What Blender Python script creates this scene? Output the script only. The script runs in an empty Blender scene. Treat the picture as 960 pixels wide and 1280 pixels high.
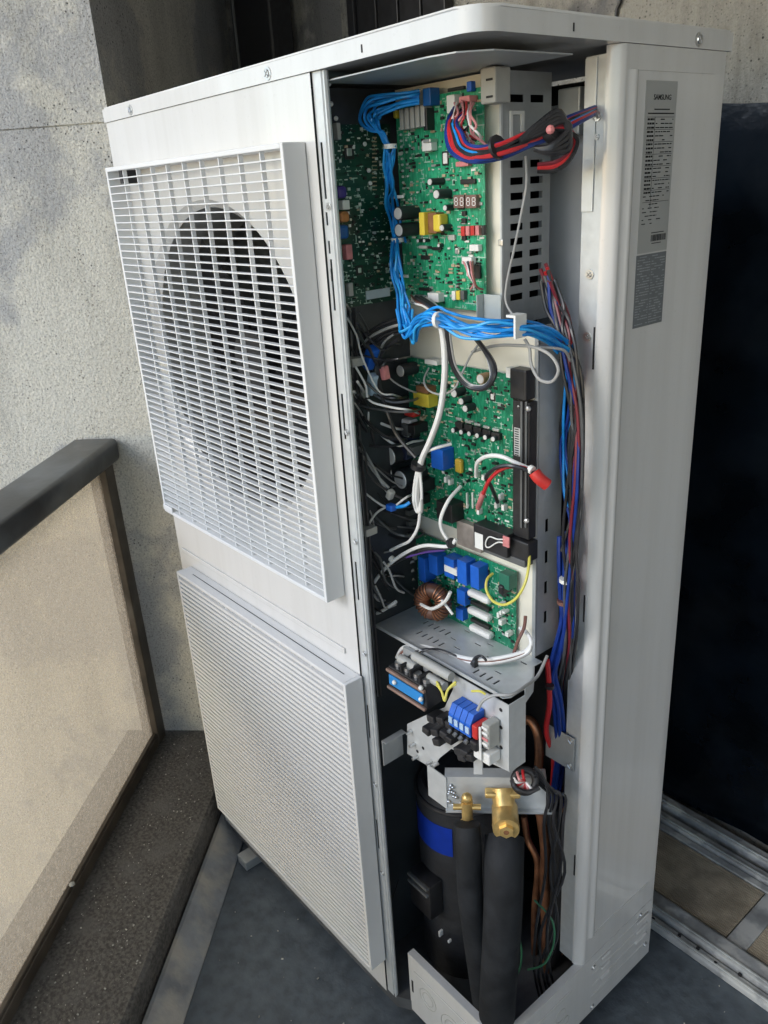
import bpy, bmesh, math, random
from mathutils import Vector, Matrix
random.seed(7)
SC = bpy.context.scene
COL = SC.collection
R2 = math.sqrt(.5)

# ------------------------------------------------------------------ camera, light, exposure
CAM = Vector((1.53829, -0.64766, 1.47598))
FPX = 1007.84                      # focal length in pixels of a 960 x 1280 frame
RM = Matrix(((0.63996918, 0.76603828, -0.06020642),
             (0.2526632, -0.28378182, -0.92500226),
             (-0.72567263, 0.57676099, -0.3751613)))   # rows: right, down, forward
cd = bpy.data.cameras.new('camera'); cam = bpy.data.objects.new('camera', cd); COL.objects.link(cam)
cd.sensor_fit = 'AUTO'; cd.sensor_width = 36; cd.lens = 36 * FPX / 1280
cd.clip_start = .02; cd.clip_end = 200
rt, dn, fw = RM[0], RM[1], RM[2]
cam.matrix_world = Matrix(((rt.x, -dn.x, -fw.x, CAM.x), (rt.y, -dn.y, -fw.y, CAM.y), (rt.z, -dn.z, -fw.z, CAM.z), (0, 0, 0, 1)))
SC.camera = cam

SUN_EL, SUN_AZ = math.radians(31), math.radians(188)     # azimuth clockwise from +Y
w = bpy.data.worlds.new('World'); SC.world = w; w.use_nodes = True
nt = w.node_tree
sky = nt.nodes.new('ShaderNodeTexSky'); sky.sky_type = 'NISHITA'; sky.sun_disc = False
sky.sun_elevation = SUN_EL; sky.sun_rotation = SUN_AZ; sky.dust_density = .5; sky.air_density = 1.0
nt.links.new(sky.outputs[0], nt.nodes['Background'].inputs[0]); nt.nodes['Background'].inputs[1].default_value = .15
sl = bpy.data.lights.new('sun', 'SUN'); sl.energy = 0.58; sl.angle = math.radians(20); sl.color = (1, .975, .935)
sun = bpy.data.objects.new('sun', sl); COL.objects.link(sun)
sd = Vector((math.sin(SUN_AZ) * math.cos(SUN_EL), math.cos(SUN_AZ) * math.cos(SUN_EL), math.sin(SUN_EL)))
sun.rotation_euler = sd.to_track_quat('Z', 'Y').to_euler(); sun.location = (-3, -3, 5)
SC.view_settings.view_transform = 'Standard'; SC.view_settings.look = 'None'
SC.view_settings.exposure = 1.12; SC.view_settings.gamma = 1
SC.cycles.use_denoising = True
SC.cycles.max_bounces = 8; SC.cycles.diffuse_bounces = 5; SC.cycles.glossy_bounces = 4
SC.cycles.transparent_max_bounces = 8; SC.cycles.caustics_reflective = False; SC.cycles.caustics_refractive = False

# ------------------------------------------------------------------ measuring helpers (survey of the place)
def ray(px, py):
    return rt * ((px - 480) / FPX) + dn * ((py - 640) / FPX) + fw
def at(px, py, ax, v):
    r = ray(px, py); i = 'xyz'.index(ax); return CAM + r * ((v - CAM[i]) / r[i])
def ats(px, py, s):                # on a plane turned 45 degrees, s = (-x+y)/sqrt2
    n = Vector((-R2, R2, 0)); r = ray(px, py); return CAM + r * ((s - n.dot(CAM)) / n.dot(r))
def ST(s, t, z):                   # the balcony's own axes, 45 degrees to the cabinet
    return Vector(((t - s) * R2, (s + t) * R2, z))

# ------------------------------------------------------------------ materials
MATS = {}
def nodes_of(name):
    m = bpy.data.materials.new(name); m.use_nodes = True
    return m, m.node_tree, m.node_tree.nodes['Principled BSDF']
def mat(name, col, rough=.5, metal=0., var=.12, scale=30., bump=0., bscale=None, spec=.5, dirt_sheen=None, coat=0., tight=None):
    if name in MATS: return MATS[name]
    m, t, b = nodes_of(name)
    b.inputs['Roughness'].default_value = rough; b.inputs['Metallic'].default_value = metal
    b.inputs['Specular IOR Level'].default_value = spec
    b.inputs['Coat Weight'].default_value = coat
    tc = t.nodes.new('ShaderNodeTexCoord')
    n = t.nodes.new('ShaderNodeTexNoise'); n.inputs['Scale'].default_value = scale; n.inputs['Detail'].default_value = 5
    t.links.new(tc.outputs['Object'], n.inputs['Vector'])
    r = t.nodes.new('ShaderNodeValToRGB'); tg = tight if tight is not None else (.39 if var >= .15 else .25)
    r.color_ramp.elements[0].position = tg; r.color_ramp.elements[1].position = 1 - tg
    lo = [c * (1 - var) for c in col]; hi = [min(1, c * (1 + var)) for c in col]
    r.color_ramp.elements[0].color = (*lo, 1); r.color_ramp.elements[1].color = (*hi, 1)
    t.links.new(n.outputs['Fac'], r.inputs[0]); out = r.outputs[0]
    if dirt_sheen:
        n2 = t.nodes.new('ShaderNodeTexNoise'); n2.inputs['Scale'].default_value = dirt_sheen[1]; n2.inputs['Detail'].default_value = 8
        t.links.new(tc.outputs['Object'], n2.inputs['Vector'])
        r2 = t.nodes.new('ShaderNodeValToRGB'); r2.color_ramp.elements[0].position = dirt_sheen[2]; r2.color_ramp.elements[1].position = dirt_sheen[3]
        mx = t.nodes.new('ShaderNodeMix'); mx.data_type = 'RGBA'; t.links.new(n2.outputs['Fac'], r2.inputs[0])
        t.links.new(r2.outputs[0], mx.inputs[0]); t.links.new(out, mx.inputs[6]); mx.inputs[7].default_value = (*dirt_sheen[0], 1)
        out = mx.outputs[2]
    t.links.new(out, b.inputs['Base Color'])
    mr = t.nodes.new('ShaderNodeMapRange'); mr.inputs[3].default_value = max(.03, rough - .08); mr.inputs[4].default_value = min(1, rough + .08)
    t.links.new(n.outputs['Fac'], mr.inputs[0]); t.links.new(mr.outputs[0], b.inputs['Roughness'])
    if bump:
        n3 = t.nodes.new('ShaderNodeTexNoise'); n3.inputs['Scale'].default_value = bscale or scale * 3; n3.inputs['Detail'].default_value = 6
        t.links.new(tc.outputs['Object'], n3.inputs['Vector'])
        bp = t.nodes.new('ShaderNodeBump'); bp.inputs['Strength'].default_value = bump; bp.inputs['Distance'].default_value = .01
        t.links.new(n3.outputs['Fac'], bp.inputs['Height']); t.links.new(bp.outputs[0], b.inputs['Normal'])
    MATS[name] = m; return m

def ramp(t, src, stops):
    r = t.nodes.new('ShaderNodeValToRGB'); e = r.color_ramp.elements
    while len(e) < len(stops): e.new(.5)
    for k, (p, c) in enumerate(stops):
        e[k].position = p; e[k].color = (*c, 1) if len(c) == 3 else c
    t.links.new(src, r.inputs[0]); return r.outputs[0]
def mixc(t, fac, a, b, mode='MIX'):
    mx = t.nodes.new('ShaderNodeMix'); mx.data_type = 'RGBA'; mx.blend_type = mode
    if isinstance(fac, float): mx.inputs[0].default_value = fac
    else: t.links.new(fac, mx.inputs[0])
    for i, v in ((6, a), (7, b)):
        if isinstance(v, tuple): mx.inputs[i].default_value = (*v, 1)
        else: t.links.new(v, mx.inputs[i])
    return mx.outputs[2]
def noise(t, vec, scale, detail=6, rough=.6):
    n = t.nodes.new('ShaderNodeTexNoise'); n.inputs['Scale'].default_value = scale; n.inputs['Detail'].default_value = detail
    n.inputs['Roughness'].default_value = rough
    t.links.new(vec, n.inputs['Vector']); return n.outputs['Fac']
def voro(t, vec, scale, out='Distance'):
    n = t.nodes.new('ShaderNodeTexVoronoi'); n.inputs['Scale'].default_value = scale
    t.links.new(vec, n.inputs['Vector']); return n.outputs[out]

def concrete(name, warm, cool, grit=1.0, stn=.35):
    m, t, b = nodes_of(name); tc = t.nodes.new('ShaderNodeTexCoord'); v = tc.outputs['Object']
    patch = ramp(t, noise(t, v, 2.1, 7, .65), [(.44, (0, 0, 0)), (.50, (1, 1, 1))])
    base = mixc(t, patch, cool, warm)
    fine = noise(t, v, 210, 4, .75)
    base = mixc(t, .55 * grit, base, ramp(t, fine, [(.36, (.12, .12, .12)), (.45, (.66, .66, .66)), (.62, (1, 1, 1))]), 'MULTIPLY')
    pits = ramp(t, voro(t, v, 85), [(.10, (.10, .10, .10)), (.22, (1, 1, 1))])
    sel = ramp(t, noise(t, v, 7, 3), [(.5, (0, 0, 0)), (.6, (1, 1, 1))])
    base = mixc(t, sel, base, mixc(t, 1.0, base, pits, 'MULTIPLY'))
    strm = t.nodes.new('ShaderNodeMapping'); strm.inputs['Scale'].default_value = (3, 3, .7); t.links.new(v, strm.inputs[0])
    stain = ramp(t, noise(t, strm.outputs[0], 2.5, 8, .7), [(.36, (.46, .46, .45)), (.54, (1, 1, 1))])
    base = mixc(t, stn, base, stain, 'MULTIPLY')
    coarse = ramp(t, voro(t, v, 165), [(.14, (.16, .15, .13)), (.30, (1, 1, 1))])
    csel = ramp(t, noise(t, v, 30, 5, .7), [(.47, (0, 0, 0)), (.53, (1, 1, 1))])
    base = mixc(t, csel, base, mixc(t, .6, base, coarse, 'MULTIPLY'))
    t.links.new(base, b.inputs['Base Color']); b.inputs['Roughness'].default_value = .9
    bp = t.nodes.new('ShaderNodeBump'); bp.inputs['Strength'].default_value = .8; bp.inputs['Distance'].default_value = .008
    t.links.new(noise(t, v, 110, 5, .7), bp.inputs['Height']); t.links.new(bp.outputs[0], b.inputs['Normal'])
    return m
M_CONC = concrete('concrete_sprayed', (.70, .675, .59), (.50, .495, .475))
M_PLAST = concrete('old_painted_plaster', (.40, .38, .33), (.20, .195, .19), .5, .9)
M_FLOOR = mat('floor_membrane', (.085, .103, .120), .55, 0, .16, 40, .8, 14, dirt_sheen=((.13, .155, .175), 26, .40, .95))
M_GRAN = mat('ledge_granite', (.095, .090, .083), .6, 0, .42, 130, .3, 220, dirt_sheen=((.13, .125, .12), 14, .50, .75))
M_STRIP = mat('grey_flashing', (.25, .265, .28), .6, 0, .2, 14, .3, 60, dirt_sheen=((.42, .40, .36), 9, .5, .62))
M_ENAM = mat('ivory_enamel', (.66, .658, .645), .22, 0, .008, 3, .06, 5, dirt_sheen=((.58, .58, .56), 3.2, .48, .95), spec=.5, coat=.45)
def streaks(m, amt):
    t = m.node_tree; b = t.nodes['Principled BSDF']; src = b.inputs['Base Color'].links[0].from_socket
    tc = t.nodes.new('ShaderNodeTexCoord'); mp = t.nodes.new('ShaderNodeMapping'); mp.inputs['Scale'].default_value = (38, 38, 1.6); t.links.new(tc.outputs['Object'], mp.inputs[0])
    st_ = ramp(t, noise(t, mp.outputs[0], 1.0, 6, .65), [(.36, (.80, .79, .76)), (.56, (1, 1, 1))])
    sp_ = ramp(t, noise(t, tc.outputs['Object'], 160, 3, .6), [(.30, (.72, .71, .68)), (.36, (1, 1, 1))])
    t.links.new(mixc(t, amt * .8, mixc(t, amt, src, st_, 'MULTIPLY'), sp_, 'MULTIPLY'), b.inputs['Base Color'])
streaks(M_ENAM, .22)
M_GRILL = mat('ivory_plastic', (.70, .705, .70), .45, 0, .03, 6)
M_STEEL = mat('galvanised_steel', (.62, .645, .65), .40, .35, .07, 70, .05, 90)
M_STEELD = mat('galvanised_steel_dull', (.42, .44, .445), .46, .40, .08, 60, .05, 90)
M_CREAM = mat('chromated_steel', (.80, .77, .66), .42, .12, .08, 12)
M_DARK = mat('black_plastic', (.018, .018, .02), .42, 0, .2, 60)
M_BLACK = mat('black_shade_paint', (.012, .012, .014), .6, 0, .2, 20)
M_RUB = mat('black_rubber', (.022, .022, .024), .55, 0, .2, 60)
M_FOAM = mat('foam_insulation', (.016, .018, .021), .7, 0, .2, 18, .3, 30, dirt_sheen=((.034, .038, .044), 9, .5, .8), spec=.25)
M_FELT = mat('compressor_jacket', (.020, .022, .026), .72, 0, .2, 30, .2, 90)
M_BRASS = mat('brass', (.70, .49, .19), .34, .6, .15, 40, .08, 120)
M_COP = mat('copper', (.40, .19, .11), .4, .8, .3, 25)
M_SCREW = mat('screw_steel', (.62, .63, .63), .3, .9, .1, 60)
M_WHITE = mat('white_plastic', (.76, .76, .73), .45, 0, .05, 60)
M_GREY = mat('grey_plastic', (.40, .40, .37), .5, 0, .08, 60)
M_GREYD = mat('dark_grey_plastic', (.10, .105, .105), .5, 0, .1, 60)
M_CAPTOP = mat('aluminium_can_top', (.80, .80, .78), .35, .3, .06, 60)
M_CAP = mat('capacitor_sleeve', (.022, .024, .028), .35, 0, .2, 60)
M_YEL = mat('yellow_tape', (.72, .56, .06), .45, 0, .12, 60)
M_YWIRE = mat('yellow_wire', (.68, .62, .12), .45, 0, .1, 60)
M_BROWN = mat('brown_ferrite', (.24, .11, .05), .5, 0, .2, 60)
M_TAN = mat('tan_plate', (.33, .29, .26), .5, .2, .15, 60)
M_ORNG = mat('orange_relay', (.50, .20, .06), .45, 0, .1, 60)
M_RED = mat('red_plastic', (.55, .035, .03), .42, 0, .1, 60)
M_PINK = mat('pink_plastic', (.62, .22, .22), .45, 0, .15, 60)
M_BLUE = mat('blue_relay', (.015, .12, .55), .38, 0, .12, 60)
M_BLUED = mat('blue_connector', (.008, .10, .34), .42, 0, .12, 60)
M_TAPE = mat('blue_band', (.015, .075, .62), .5, 0, .12, 40)
M_NAVY = mat('navy_film', (.010, .017, .027), .18, 0, .4, 5, .6, 6, dirt_sheen=((.045, .056, .072), 4, .5, .85), spec=.5)  # streak dirt lightened, so the colour also carries the film's sheen
M_ALU = mat('weathered_aluminium', (.36, .375, .38), .5, .15, .25, 18, .1, 60, dirt_sheen=((.62, .63, .61), 15, .52, .60))
M_MESH = mat('vent_slats', (.40, .345, .26), .6, 0, .2, 25)
M_BRZ = mat('bronze_profile', (.075, .062, .048), .42, .2, .25, 15, dirt_sheen=((.17, .155, .135), 6, .55, .75))
M_RAILD = mat('dark_handrail', (.030, .032, .034), .36, .1, .35, 9, .05, 40, dirt_sheen=((.10, .11, .115), 5, .5, .68), coat=.2)
W = dict(
    sky=mat('wire_light_blue', (.03, .36, .78), .38, 0, .15, 40), coal=mat('wire_dark_grey', (.085, .088, .092), .35, 0, .2, 40),
    blue=mat('wire_blue', (.010, .24, .66), .38, 0, .2, 40), navy=mat('wire_dark_blue', (.008, .035, .22), .38, 0, .15, 40),
    black=mat('wire_black', (.026, .026, .029), .3, 0, .2, 40), red=mat('wire_red', (.50, .025, .03), .38, 0, .12, 40),
    maroon=mat('wire_maroon', (.17, .018, .03), .38, 0, .12, 40), white=mat('wire_white', (.78, .78, .76), .4, 0, .06, 40),
    grey=mat('wire_grey', (.36, .36, .35), .42, 0, .1, 40), brown=mat('wire_brown', (.20, .09, .07), .42, 0, .15, 40),
    pink=mat('wire_pink', (.66, .28, .28), .42, 0, .1, 40), green=mat('wire_green', (.05, .19, .10), .42, 0, .1, 40), yellow=M_YWIRE)

def pcb_mat(name, g, g2):
    m, t, b = nodes_of(name); tc = t.nodes.new('ShaderNodeTexCoord'); v = tc.outputs['Object']
    base = mixc(t, ramp(t, noise(t, v, 26, 5), [(.42, (0, 0, 0)), (.58, (1, 1, 1))]), g, g2)
    mp = t.nodes.new('ShaderNodeMapping'); mp.inputs['Scale'].default_value = (330, 1, 60); t.links.new(v, mp.inputs[0])
    tr = ramp(t, noise(t, mp.outputs[0], 1.0, 1), [(.52, (0, 0, 0)), (.56, (1, 1, 1))])
    base = mixc(t, mixc(t, tr, (0., 0., 0.), (.35, .35, .35)), base, tuple(min(1, c * 1.9 + .02) for c in g2))
    pads = ramp(t, voro(t, v, 190), [(.12, (1, 1, 1)), (.2, (0, 0, 0))])
    sel = ramp(t, noise(t, v, 45, 2), [(.60, (0, 0, 0)), (.65, (1, 1, 1))])
    base = mixc(t, mixc(t, 1.0, pads, sel, 'MULTIPLY'), base, (.60, .66, .58))
    sp = t.nodes.new('ShaderNodeSeparateXYZ'); cb = t.nodes.new('ShaderNodeCombineXYZ'); t.links.new(v, sp.inputs[0])
    ax_ = t.nodes.new('ShaderNodeMath'); t.links.new(sp.outputs[0], ax_.inputs[0]); t.links.new(sp.outputs[1], ax_.inputs[1])
    t.links.new(ax_.outputs[0], cb.inputs[0]); t.links.new(sp.outputs[2], cb.inputs[1])
    for sc_, off_, w_ in ((1, .5, .018), (2.3, .35, .03)):
        bk = t.nodes.new('ShaderNodeTexBrick'); bk.inputs['Scale'].default_value = 26 * sc_; bk.inputs['Mortar Size'].default_value = w_; bk.inputs['Mortar Smooth'].default_value = .1
        bk.offset = off_; bk.inputs['Brick Width'].default_value = .55; bk.inputs['Row Height'].default_value = .31; t.links.new(cb.outputs[0], bk.inputs['Vector'])
        ms = ramp(t, noise(t, v, 38 * sc_, 2), [(.57, (0, 0, 0)), (.60, (1, 1, 1))])
        base = mixc(t, mixc(t, 1.0, bk.outputs['Fac'], ms, 'MULTIPLY'), base, (.40, .55, .45))
    t.links.new(base, b.inputs['Base Color']); b.inputs['Roughness'].default_value = .3
    return m
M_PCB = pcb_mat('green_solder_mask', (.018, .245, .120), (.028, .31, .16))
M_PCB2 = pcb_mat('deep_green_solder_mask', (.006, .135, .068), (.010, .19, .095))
M_PCB3 = pcb_mat('dark_green_solder_mask', (.003, .030, .020), (.004, .05, .03))  # green mask darkened, shade behind the post put into its colour

def glass_mat():
    m = bpy.data.materials.new('tinted_glass'); m.use_nodes = True; t = m.node_tree; t.nodes.clear()
    o = t.nodes.new('ShaderNodeOutputMaterial'); tr = t.nodes.new('ShaderNodeBsdfTransparent'); tr.inputs[0].default_value = (.95, .895, .80, 1)
    gl = t.nodes.new('ShaderNodeBsdfGlossy'); gl.inputs['Roughness'].default_value = .12
    df = t.nodes.new('ShaderNodeBsdfTranslucent'); df.inputs[0].default_value = (.62, .56, .48, 1)
    lw = t.nodes.new('ShaderNodeLayerWeight'); lw.inputs[0].default_value = .5
    pw = t.nodes.new('ShaderNodeMath'); pw.operation = 'POWER'; pw.inputs[1].default_value = 5; t.links.new(lw.outputs['Facing'], pw.inputs[0])
    fr = t.nodes.new('ShaderNodeMath'); fr.operation = 'MULTIPLY_ADD'; fr.inputs[1].default_value = .6; fr.inputs[2].default_value = .03; t.links.new(pw.outputs[0], fr.inputs[0])
    tc = t.nodes.new('ShaderNodeTexCoord')
    dust = ramp(t, noise(t, tc.outputs['Object'], 130, 6, .8), [(.38, (.16, .16, .16)), (.62, (.42, .42, .42))])
    m1 = t.nodes.new('ShaderNodeMixShader'); m2 = t.nodes.new('ShaderNodeMixShader')
    t.links.new(dust, m1.inputs[0]); t.links.new(tr.outputs[0], m1.inputs[1]); t.links.new(df.outputs[0], m1.inputs[2])
    t.links.new(fr.outputs[0], m2.inputs[0]); t.links.new(m1.outputs[0], m2.inputs[1]); t.links.new(gl.outputs[0], m2.inputs[2])
    t.links.new(m2.outputs[0], o.inputs[0]); return m
M_GLASS = glass_mat()

# ------------------------------------------------------------------ mesh helpers
def tag(o, label=None, cat=None, group=None, kind=None):
    if label: o['label'] = label
    if cat: o['category'] = cat
    if group: o['group'] = group
    if kind: o['kind'] = kind
    return o
BASE = {}
def thing(name, loc, label, cat, group=None):
    o = bpy.data.objects.new(name, None); COL.objects.link(o); o.location = loc; o.empty_display_size = .02
    BASE[o] = Vector(loc); return tag(o, label, cat, group)
class MB:
    def __init__(s): s.bm = bmesh.new()
    def box(s, x0, x1, y0, y1, z0, z1, bev=0., rot=None):
        m = Matrix.Translation(((x0 + x1) / 2, (y0 + y1) / 2, (z0 + z1) / 2))
        if rot: m = m @ rot
        m = m @ Matrix.Diagonal((abs(x1 - x0), abs(y1 - y0), abs(z1 - z0), 1))
        g = bmesh.ops.create_cube(s.bm, size=1, matrix=m)
        if bev:
            es = list({e for v in g['verts'] for e in v.link_edges})
            bmesh.ops.bevel(s.bm, geom=es, offset=bev, segments=2, affect='EDGES', profile=.5)
        return s
    def cbox(s, c, sx, sy, sz, bev=0., rot=None):
        return s.box(c[0] - sx / 2, c[0] + sx / 2, c[1] - sy / 2, c[1] + sy / 2, c[2] - sz / 2, c[2] + sz / 2, bev, rot)
    def cyl(s, p0, p1, r, r2=None, seg=14, cap=True):
        p0 = Vector(p0); p1 = Vector(p1); d = p1 - p0
        m = Matrix.Translation((p0 + p1) / 2) @ d.to_track_quat('Z', 'Y').to_matrix().to_4x4()
        bmesh.ops.create_cone(s.bm, cap_ends=cap, segments=seg, radius1=r, radius2=r if r2 is None else r2, depth=d.length, matrix=m)
        return s
    def ball(s, c, r, seg=10, sc=(1, 1, 1)):
        bmesh.ops.create_uvsphere(s.bm, u_segments=seg, v_segments=max(5, seg // 2), radius=r, matrix=Matrix.Translation(c) @ Matrix.Diagonal((*sc, 1)))
        return s
    def prism(s, pts, d):              # polygon (3-D points) pushed along d
        a = [s.bm.verts.new(p) for p in pts]; b = [s.bm.verts.new(Vector(p) + Vector(d)) for p in pts]; n = len(pts)
        s.bm.faces.new(a); s.bm.faces.new(b[::-1])
        for i in range(n): s.bm.faces.new((a[i], b[i], b[(i + 1) % n], a[(i + 1) % n]))
        return s
    def sheet(s, pts2, z0, z1, th=.0015):       # folded sheet: plan polyline drawn up from z0 to z1, with thickness
        P = [Vector((p[0], p[1])) for p in pts2]; N = []
        for i in range(len(P)):
            a = P[max(i - 1, 0)]; b = P[min(i + 1, len(P) - 1)]; t = (b - a).normalized(); N.append(Vector((t.y, -t.x)))
        q = [P[i] - N[i] * th for i in range(len(P))]
        ring = P + q[::-1]
        lo = [s.bm.verts.new((p.x, p.y, z0)) for p in ring]; hi = [s.bm.verts.new((p.x, p.y, z1)) for p in ring]; n = len(ring); k = len(P)
        for i in range(n): s.bm.faces.new((lo[i], lo[(i + 1) % n], hi[(i + 1) % n], hi[i]))
        for i in range(k - 1):
            s.bm.faces.new((hi[i], hi[i + 1], hi[n - 2 - i], hi[n - 1 - i])); s.bm.faces.new((lo[i + 1], lo[i], lo[n - 1 - i], lo[n - 2 - i]))
        return s
    def tube(s, pts, r, seg=7, sub=5, closed=False, r1=None):
        P = [Vector(p) for p in pts]; n = len(P); C = []
        if n == 2: C = P
        else:
            g = (lambda i: P[i % n]) if closed else (lambda i: P[min(max(i, 0), n - 1)])
            for i in range(n if closed else n - 1):
                a, b, c, d = g(i - 1), g(i), g(i + 1), g(i + 2)
                for k in range(sub):
                    t = k / sub
                    C.append(.5 * ((2 * b) + (c - a) * t + (2 * a - 5 * b + 4 * c - d) * t * t + (3 * b - a - 3 * c + d) * t ** 3))
            if not closed: C.append(P[-1])
        rings = []; m = len(C); up = None
        for i in range(m):
            t = (C[(i + 1) % m] - C[i - 1]) if closed else (C[min(i + 1, m - 1)] - C[max(i - 1, 0)])
            if t.length < 1e-9: t = Vector((0, 0, 1))
            t.normalize()
            if up is None: up = t.orthogonal().normalized()
            up = (up - t * up.dot(t)); up = up.normalized() if up.length > 1e-6 else t.orthogonal().normalized()
            sd = t.cross(up); rr = r if r1 is None else r + (r1 - r) * i / max(1, m - 1)
            rings.append([s.bm.verts.new(C[i] + (up * math.cos(2 * math.pi * j / seg) + sd * math.sin(2 * math.pi * j / seg)) * rr) for j in range(seg)])
        for i in range(m if closed else m - 1):
            A, B = rings[i], rings[(i + 1) % m]
            for j in range(seg): s.bm.faces.new((A[j], A[(j + 1) % seg], B[(j + 1) % seg], B[j]))
        if not closed:
            s.bm.faces.new(rings[0][::-1]); s.bm.faces.new(rings[-1])
        return s
    def torus(s, c, R, r, ax=(0, -1, 0), seg=28, tub=10):
        q = Vector(ax).to_track_quat('Z', 'Y'); pts = [Vector(c) + q @ Vector((R * math.cos(a), R * math.sin(a), 0)) for a in [2 * math.pi * i / seg for i in range(seg)]]
        return s.tube(pts, r, tub, 1, True)
    def perf(s, u0, u1, v0, v1, holes, frame, th):   # plate with real holes; frame(u,v,depth) -> point
        us = sorted({u0, u1, *[h[0] for h in holes], *[h[1] for h in holes]}); vs = sorted({v0, v1, *[h[2] for h in holes], *[h[3] for h in holes]})
        us = [u for u in us if u0 <= u <= u1]; vs = [v for v in vs if v0 <= v <= v1]
        inside = lambda u, v: any(h[0] < u < h[1] and h[2] < v < h[3] for h in holes)
        keep = {(i, j) for i in range(len(us) - 1) for j in range(len(vs) - 1) if not inside((us[i] + us[i + 1]) / 2, (vs[j] + vs[j + 1]) / 2)}
        V = {}
        def vert(i, j, k):
            if (i, j, k) not in V: V[(i, j, k)] = s.bm.verts.new(frame(us[i], vs[j], th * k))
            return V[(i, j, k)]
        for (i, j) in keep:
            s.bm.faces.new([vert(i, j, 0), vert(i + 1, j, 0), vert(i + 1, j + 1, 0), vert(i, j + 1, 0)])
            s.bm.faces.new([vert(i, j + 1, 1), vert(i + 1, j + 1, 1), vert(i + 1, j, 1), vert(i, j, 1)])
            for (di, dj, a, b) in ((0, -1, (i, j), (i + 1, j)), (1, 0, (i + 1, j), (i + 1, j + 1)), (0, 1, (i + 1, j + 1), (i, j + 1)), (-1, 0, (i, j + 1), (i, j))):
                if (i + di, j + dj) not in keep:
                    s.bm.faces.new([vert(*b, 0), vert(*a, 0), vert(*a, 1), vert(*b, 1)])
        return s
    def build(s, name, m, parent=None, smooth=False, base=None, label=None):
        bmesh.ops.recalc_face_normals(s.bm, faces=s.bm.faces)
        off = Vector(base) if base is not None else (BASE.get(parent, Vector((0, 0, 0))) if parent else Vector((0, 0, 0)))
        bmesh.ops.translate(s.bm, verts=s.bm.verts, vec=-off)
        me = bpy.data.meshes.new(name); s.bm.to_mesh(me); s.bm.free()
        me.materials.append(m)
        if smooth:
            for p in me.polygons: p.use_smooth = True
            me.set_sharp_from_angle(angle=math.radians(40))
        o = bpy.data.objects.new(name, me); COL.objects.link(o)
        if parent: o.parent = parent; BASE[o] = off
        else: o.location = off; BASE[o] = off
        if label: o['label'] = label
        return o
def struct(name, mb, m): return tag(mb.build(name, m), kind='structure')

# ================================================================== THE BALCONY
FZ = -.03
struct('floor', MB().prism([ST(-5, .03, FZ), ST(2.2, .03, FZ), ST(2.2, 4, FZ), ST(-5, 4, FZ)], (0, 0, -.1)), M_FLOOR)
mb = MB(); mb.prism([ST(-5, -.36, .07), ST(-5, -.034, .07), ST(-5, -.026, .062), ST(-5, -.016, -.05), ST(-5, -.016, -.3), ST(-5, -.36, -.3)], ST(5.287, 0, 0))
struct('ledge', mb, M_GRAN)
mb = MB(); mb.prism([ST(-5, -.0155, .018), ST(-5, -.008, .018), ST(-5, .047, FZ + .004), ST(-5, .047, FZ - .02), ST(-5, -.0155, FZ - .02)], ST(5.287, 0, 0))
struct('flashing_strip', mb, M_STRIP)
struct('ground', MB().box(-80, 80, -80, 80, -9.2, -9), mat('courtyard_paving', (.34, .335, .32), .8, 0, .15, .5))  # unseen plane, added to bounce neutral light up under the slab
rr = random.Random(77); mb = MB()
for k in range(420):
    s_, t_ = rr.uniform(-.75, .27), rr.uniform(-.235, -.04); r_ = rr.choice((.0006, .0009, .0009, .0012, .002))
    mb.cbox(ST(s_, t_, .0705 + r_ * .4), r_ * rr.uniform(1, 2), r_, r_, 0, Matrix.Rotation(rr.uniform(0, 3), 4, 'Z'))
tag(mb.build('grit', mat('pale_grit', (.42, .41, .37), .9, 0, .4, 80)), 'pale grit scattered on the dark stone ledge', 'grit', kind='stuff')
mb = MB()
for k in range(260):
    x, y = rr.uniform(.1, 1.5), rr.uniform(-.9, .52)
    if (x + y) * R2 < .06: continue
    r_ = rr.choice((.0008, .001, .0015, .0022)); mb.cbox((x, y, FZ + r_ * .45), r_ * rr.uniform(1, 2.5), r_, r_, 0, Matrix.Rotation(rr.uniform(0, 3), 4, 'Z'))
tag(mb.build('grit', MATS['pale_grit']), 'tiny pale crumbs strewn over the blue grey floor', 'grit', kind='stuff')
# sprayed concrete pier: bright end face (s = .287) and shaded return
mb = MB()
for z0, z1, q in ((-3, 1.6325, 0), (1.6325, 1.6355, .004), (1.6355, 3, 0)):
    mb.prism([ST(.287 + q, -2.6, z0), ST(.287 + q, -.109 - q, z0), ST(1.75, -.109 - q, z0), ST(1.75, -2.6, z0)], (0, 0, z1 - z0))
o = mb.build('concrete_pier', M_CONC, base=ST(.9, -1.2, -3))
tag(o, 'big rough sprayed concrete pier with bright speckled face behind railing', 'wall')
# house wall behind the cabinet
mb = MB(); mb.box(-2.6, 4, .905, 1.1, -.1, 3)
tag(mb.build('house_wall', M_PLAST, base=(.7, 1, -.1)), 'stained pale plaster wall with peeling paint above the black film', 'wall')
mb = MB(); mb.prism([ST(-5, -.6, 2.75), ST(.75, -.6, 2.75), ST(.75, 4, 2.75), ST(-5, 4, 2.75)], (0, 0, .15))
struct('ceiling', mb, mat('ceiling_paint', (.70, .69, .66), .8, 0, .05, 6))  # unseen slab, added to hold back skylight, cut short to light the niche
mb = MB(); mb.prism([ST(-5, 1.75, -.1), ST(-.55, 1.75, -.1), ST(-.55, 1.9, -.1), ST(-5, 1.9, -.1)], (0, 0, 2.9))
struct('inner_wall', mb, mat('inner_wall_tile', (.55, .54, .52), .7, 0, .06, 8))  # unseen wall, added to block the sky and fill the side panel

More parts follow.
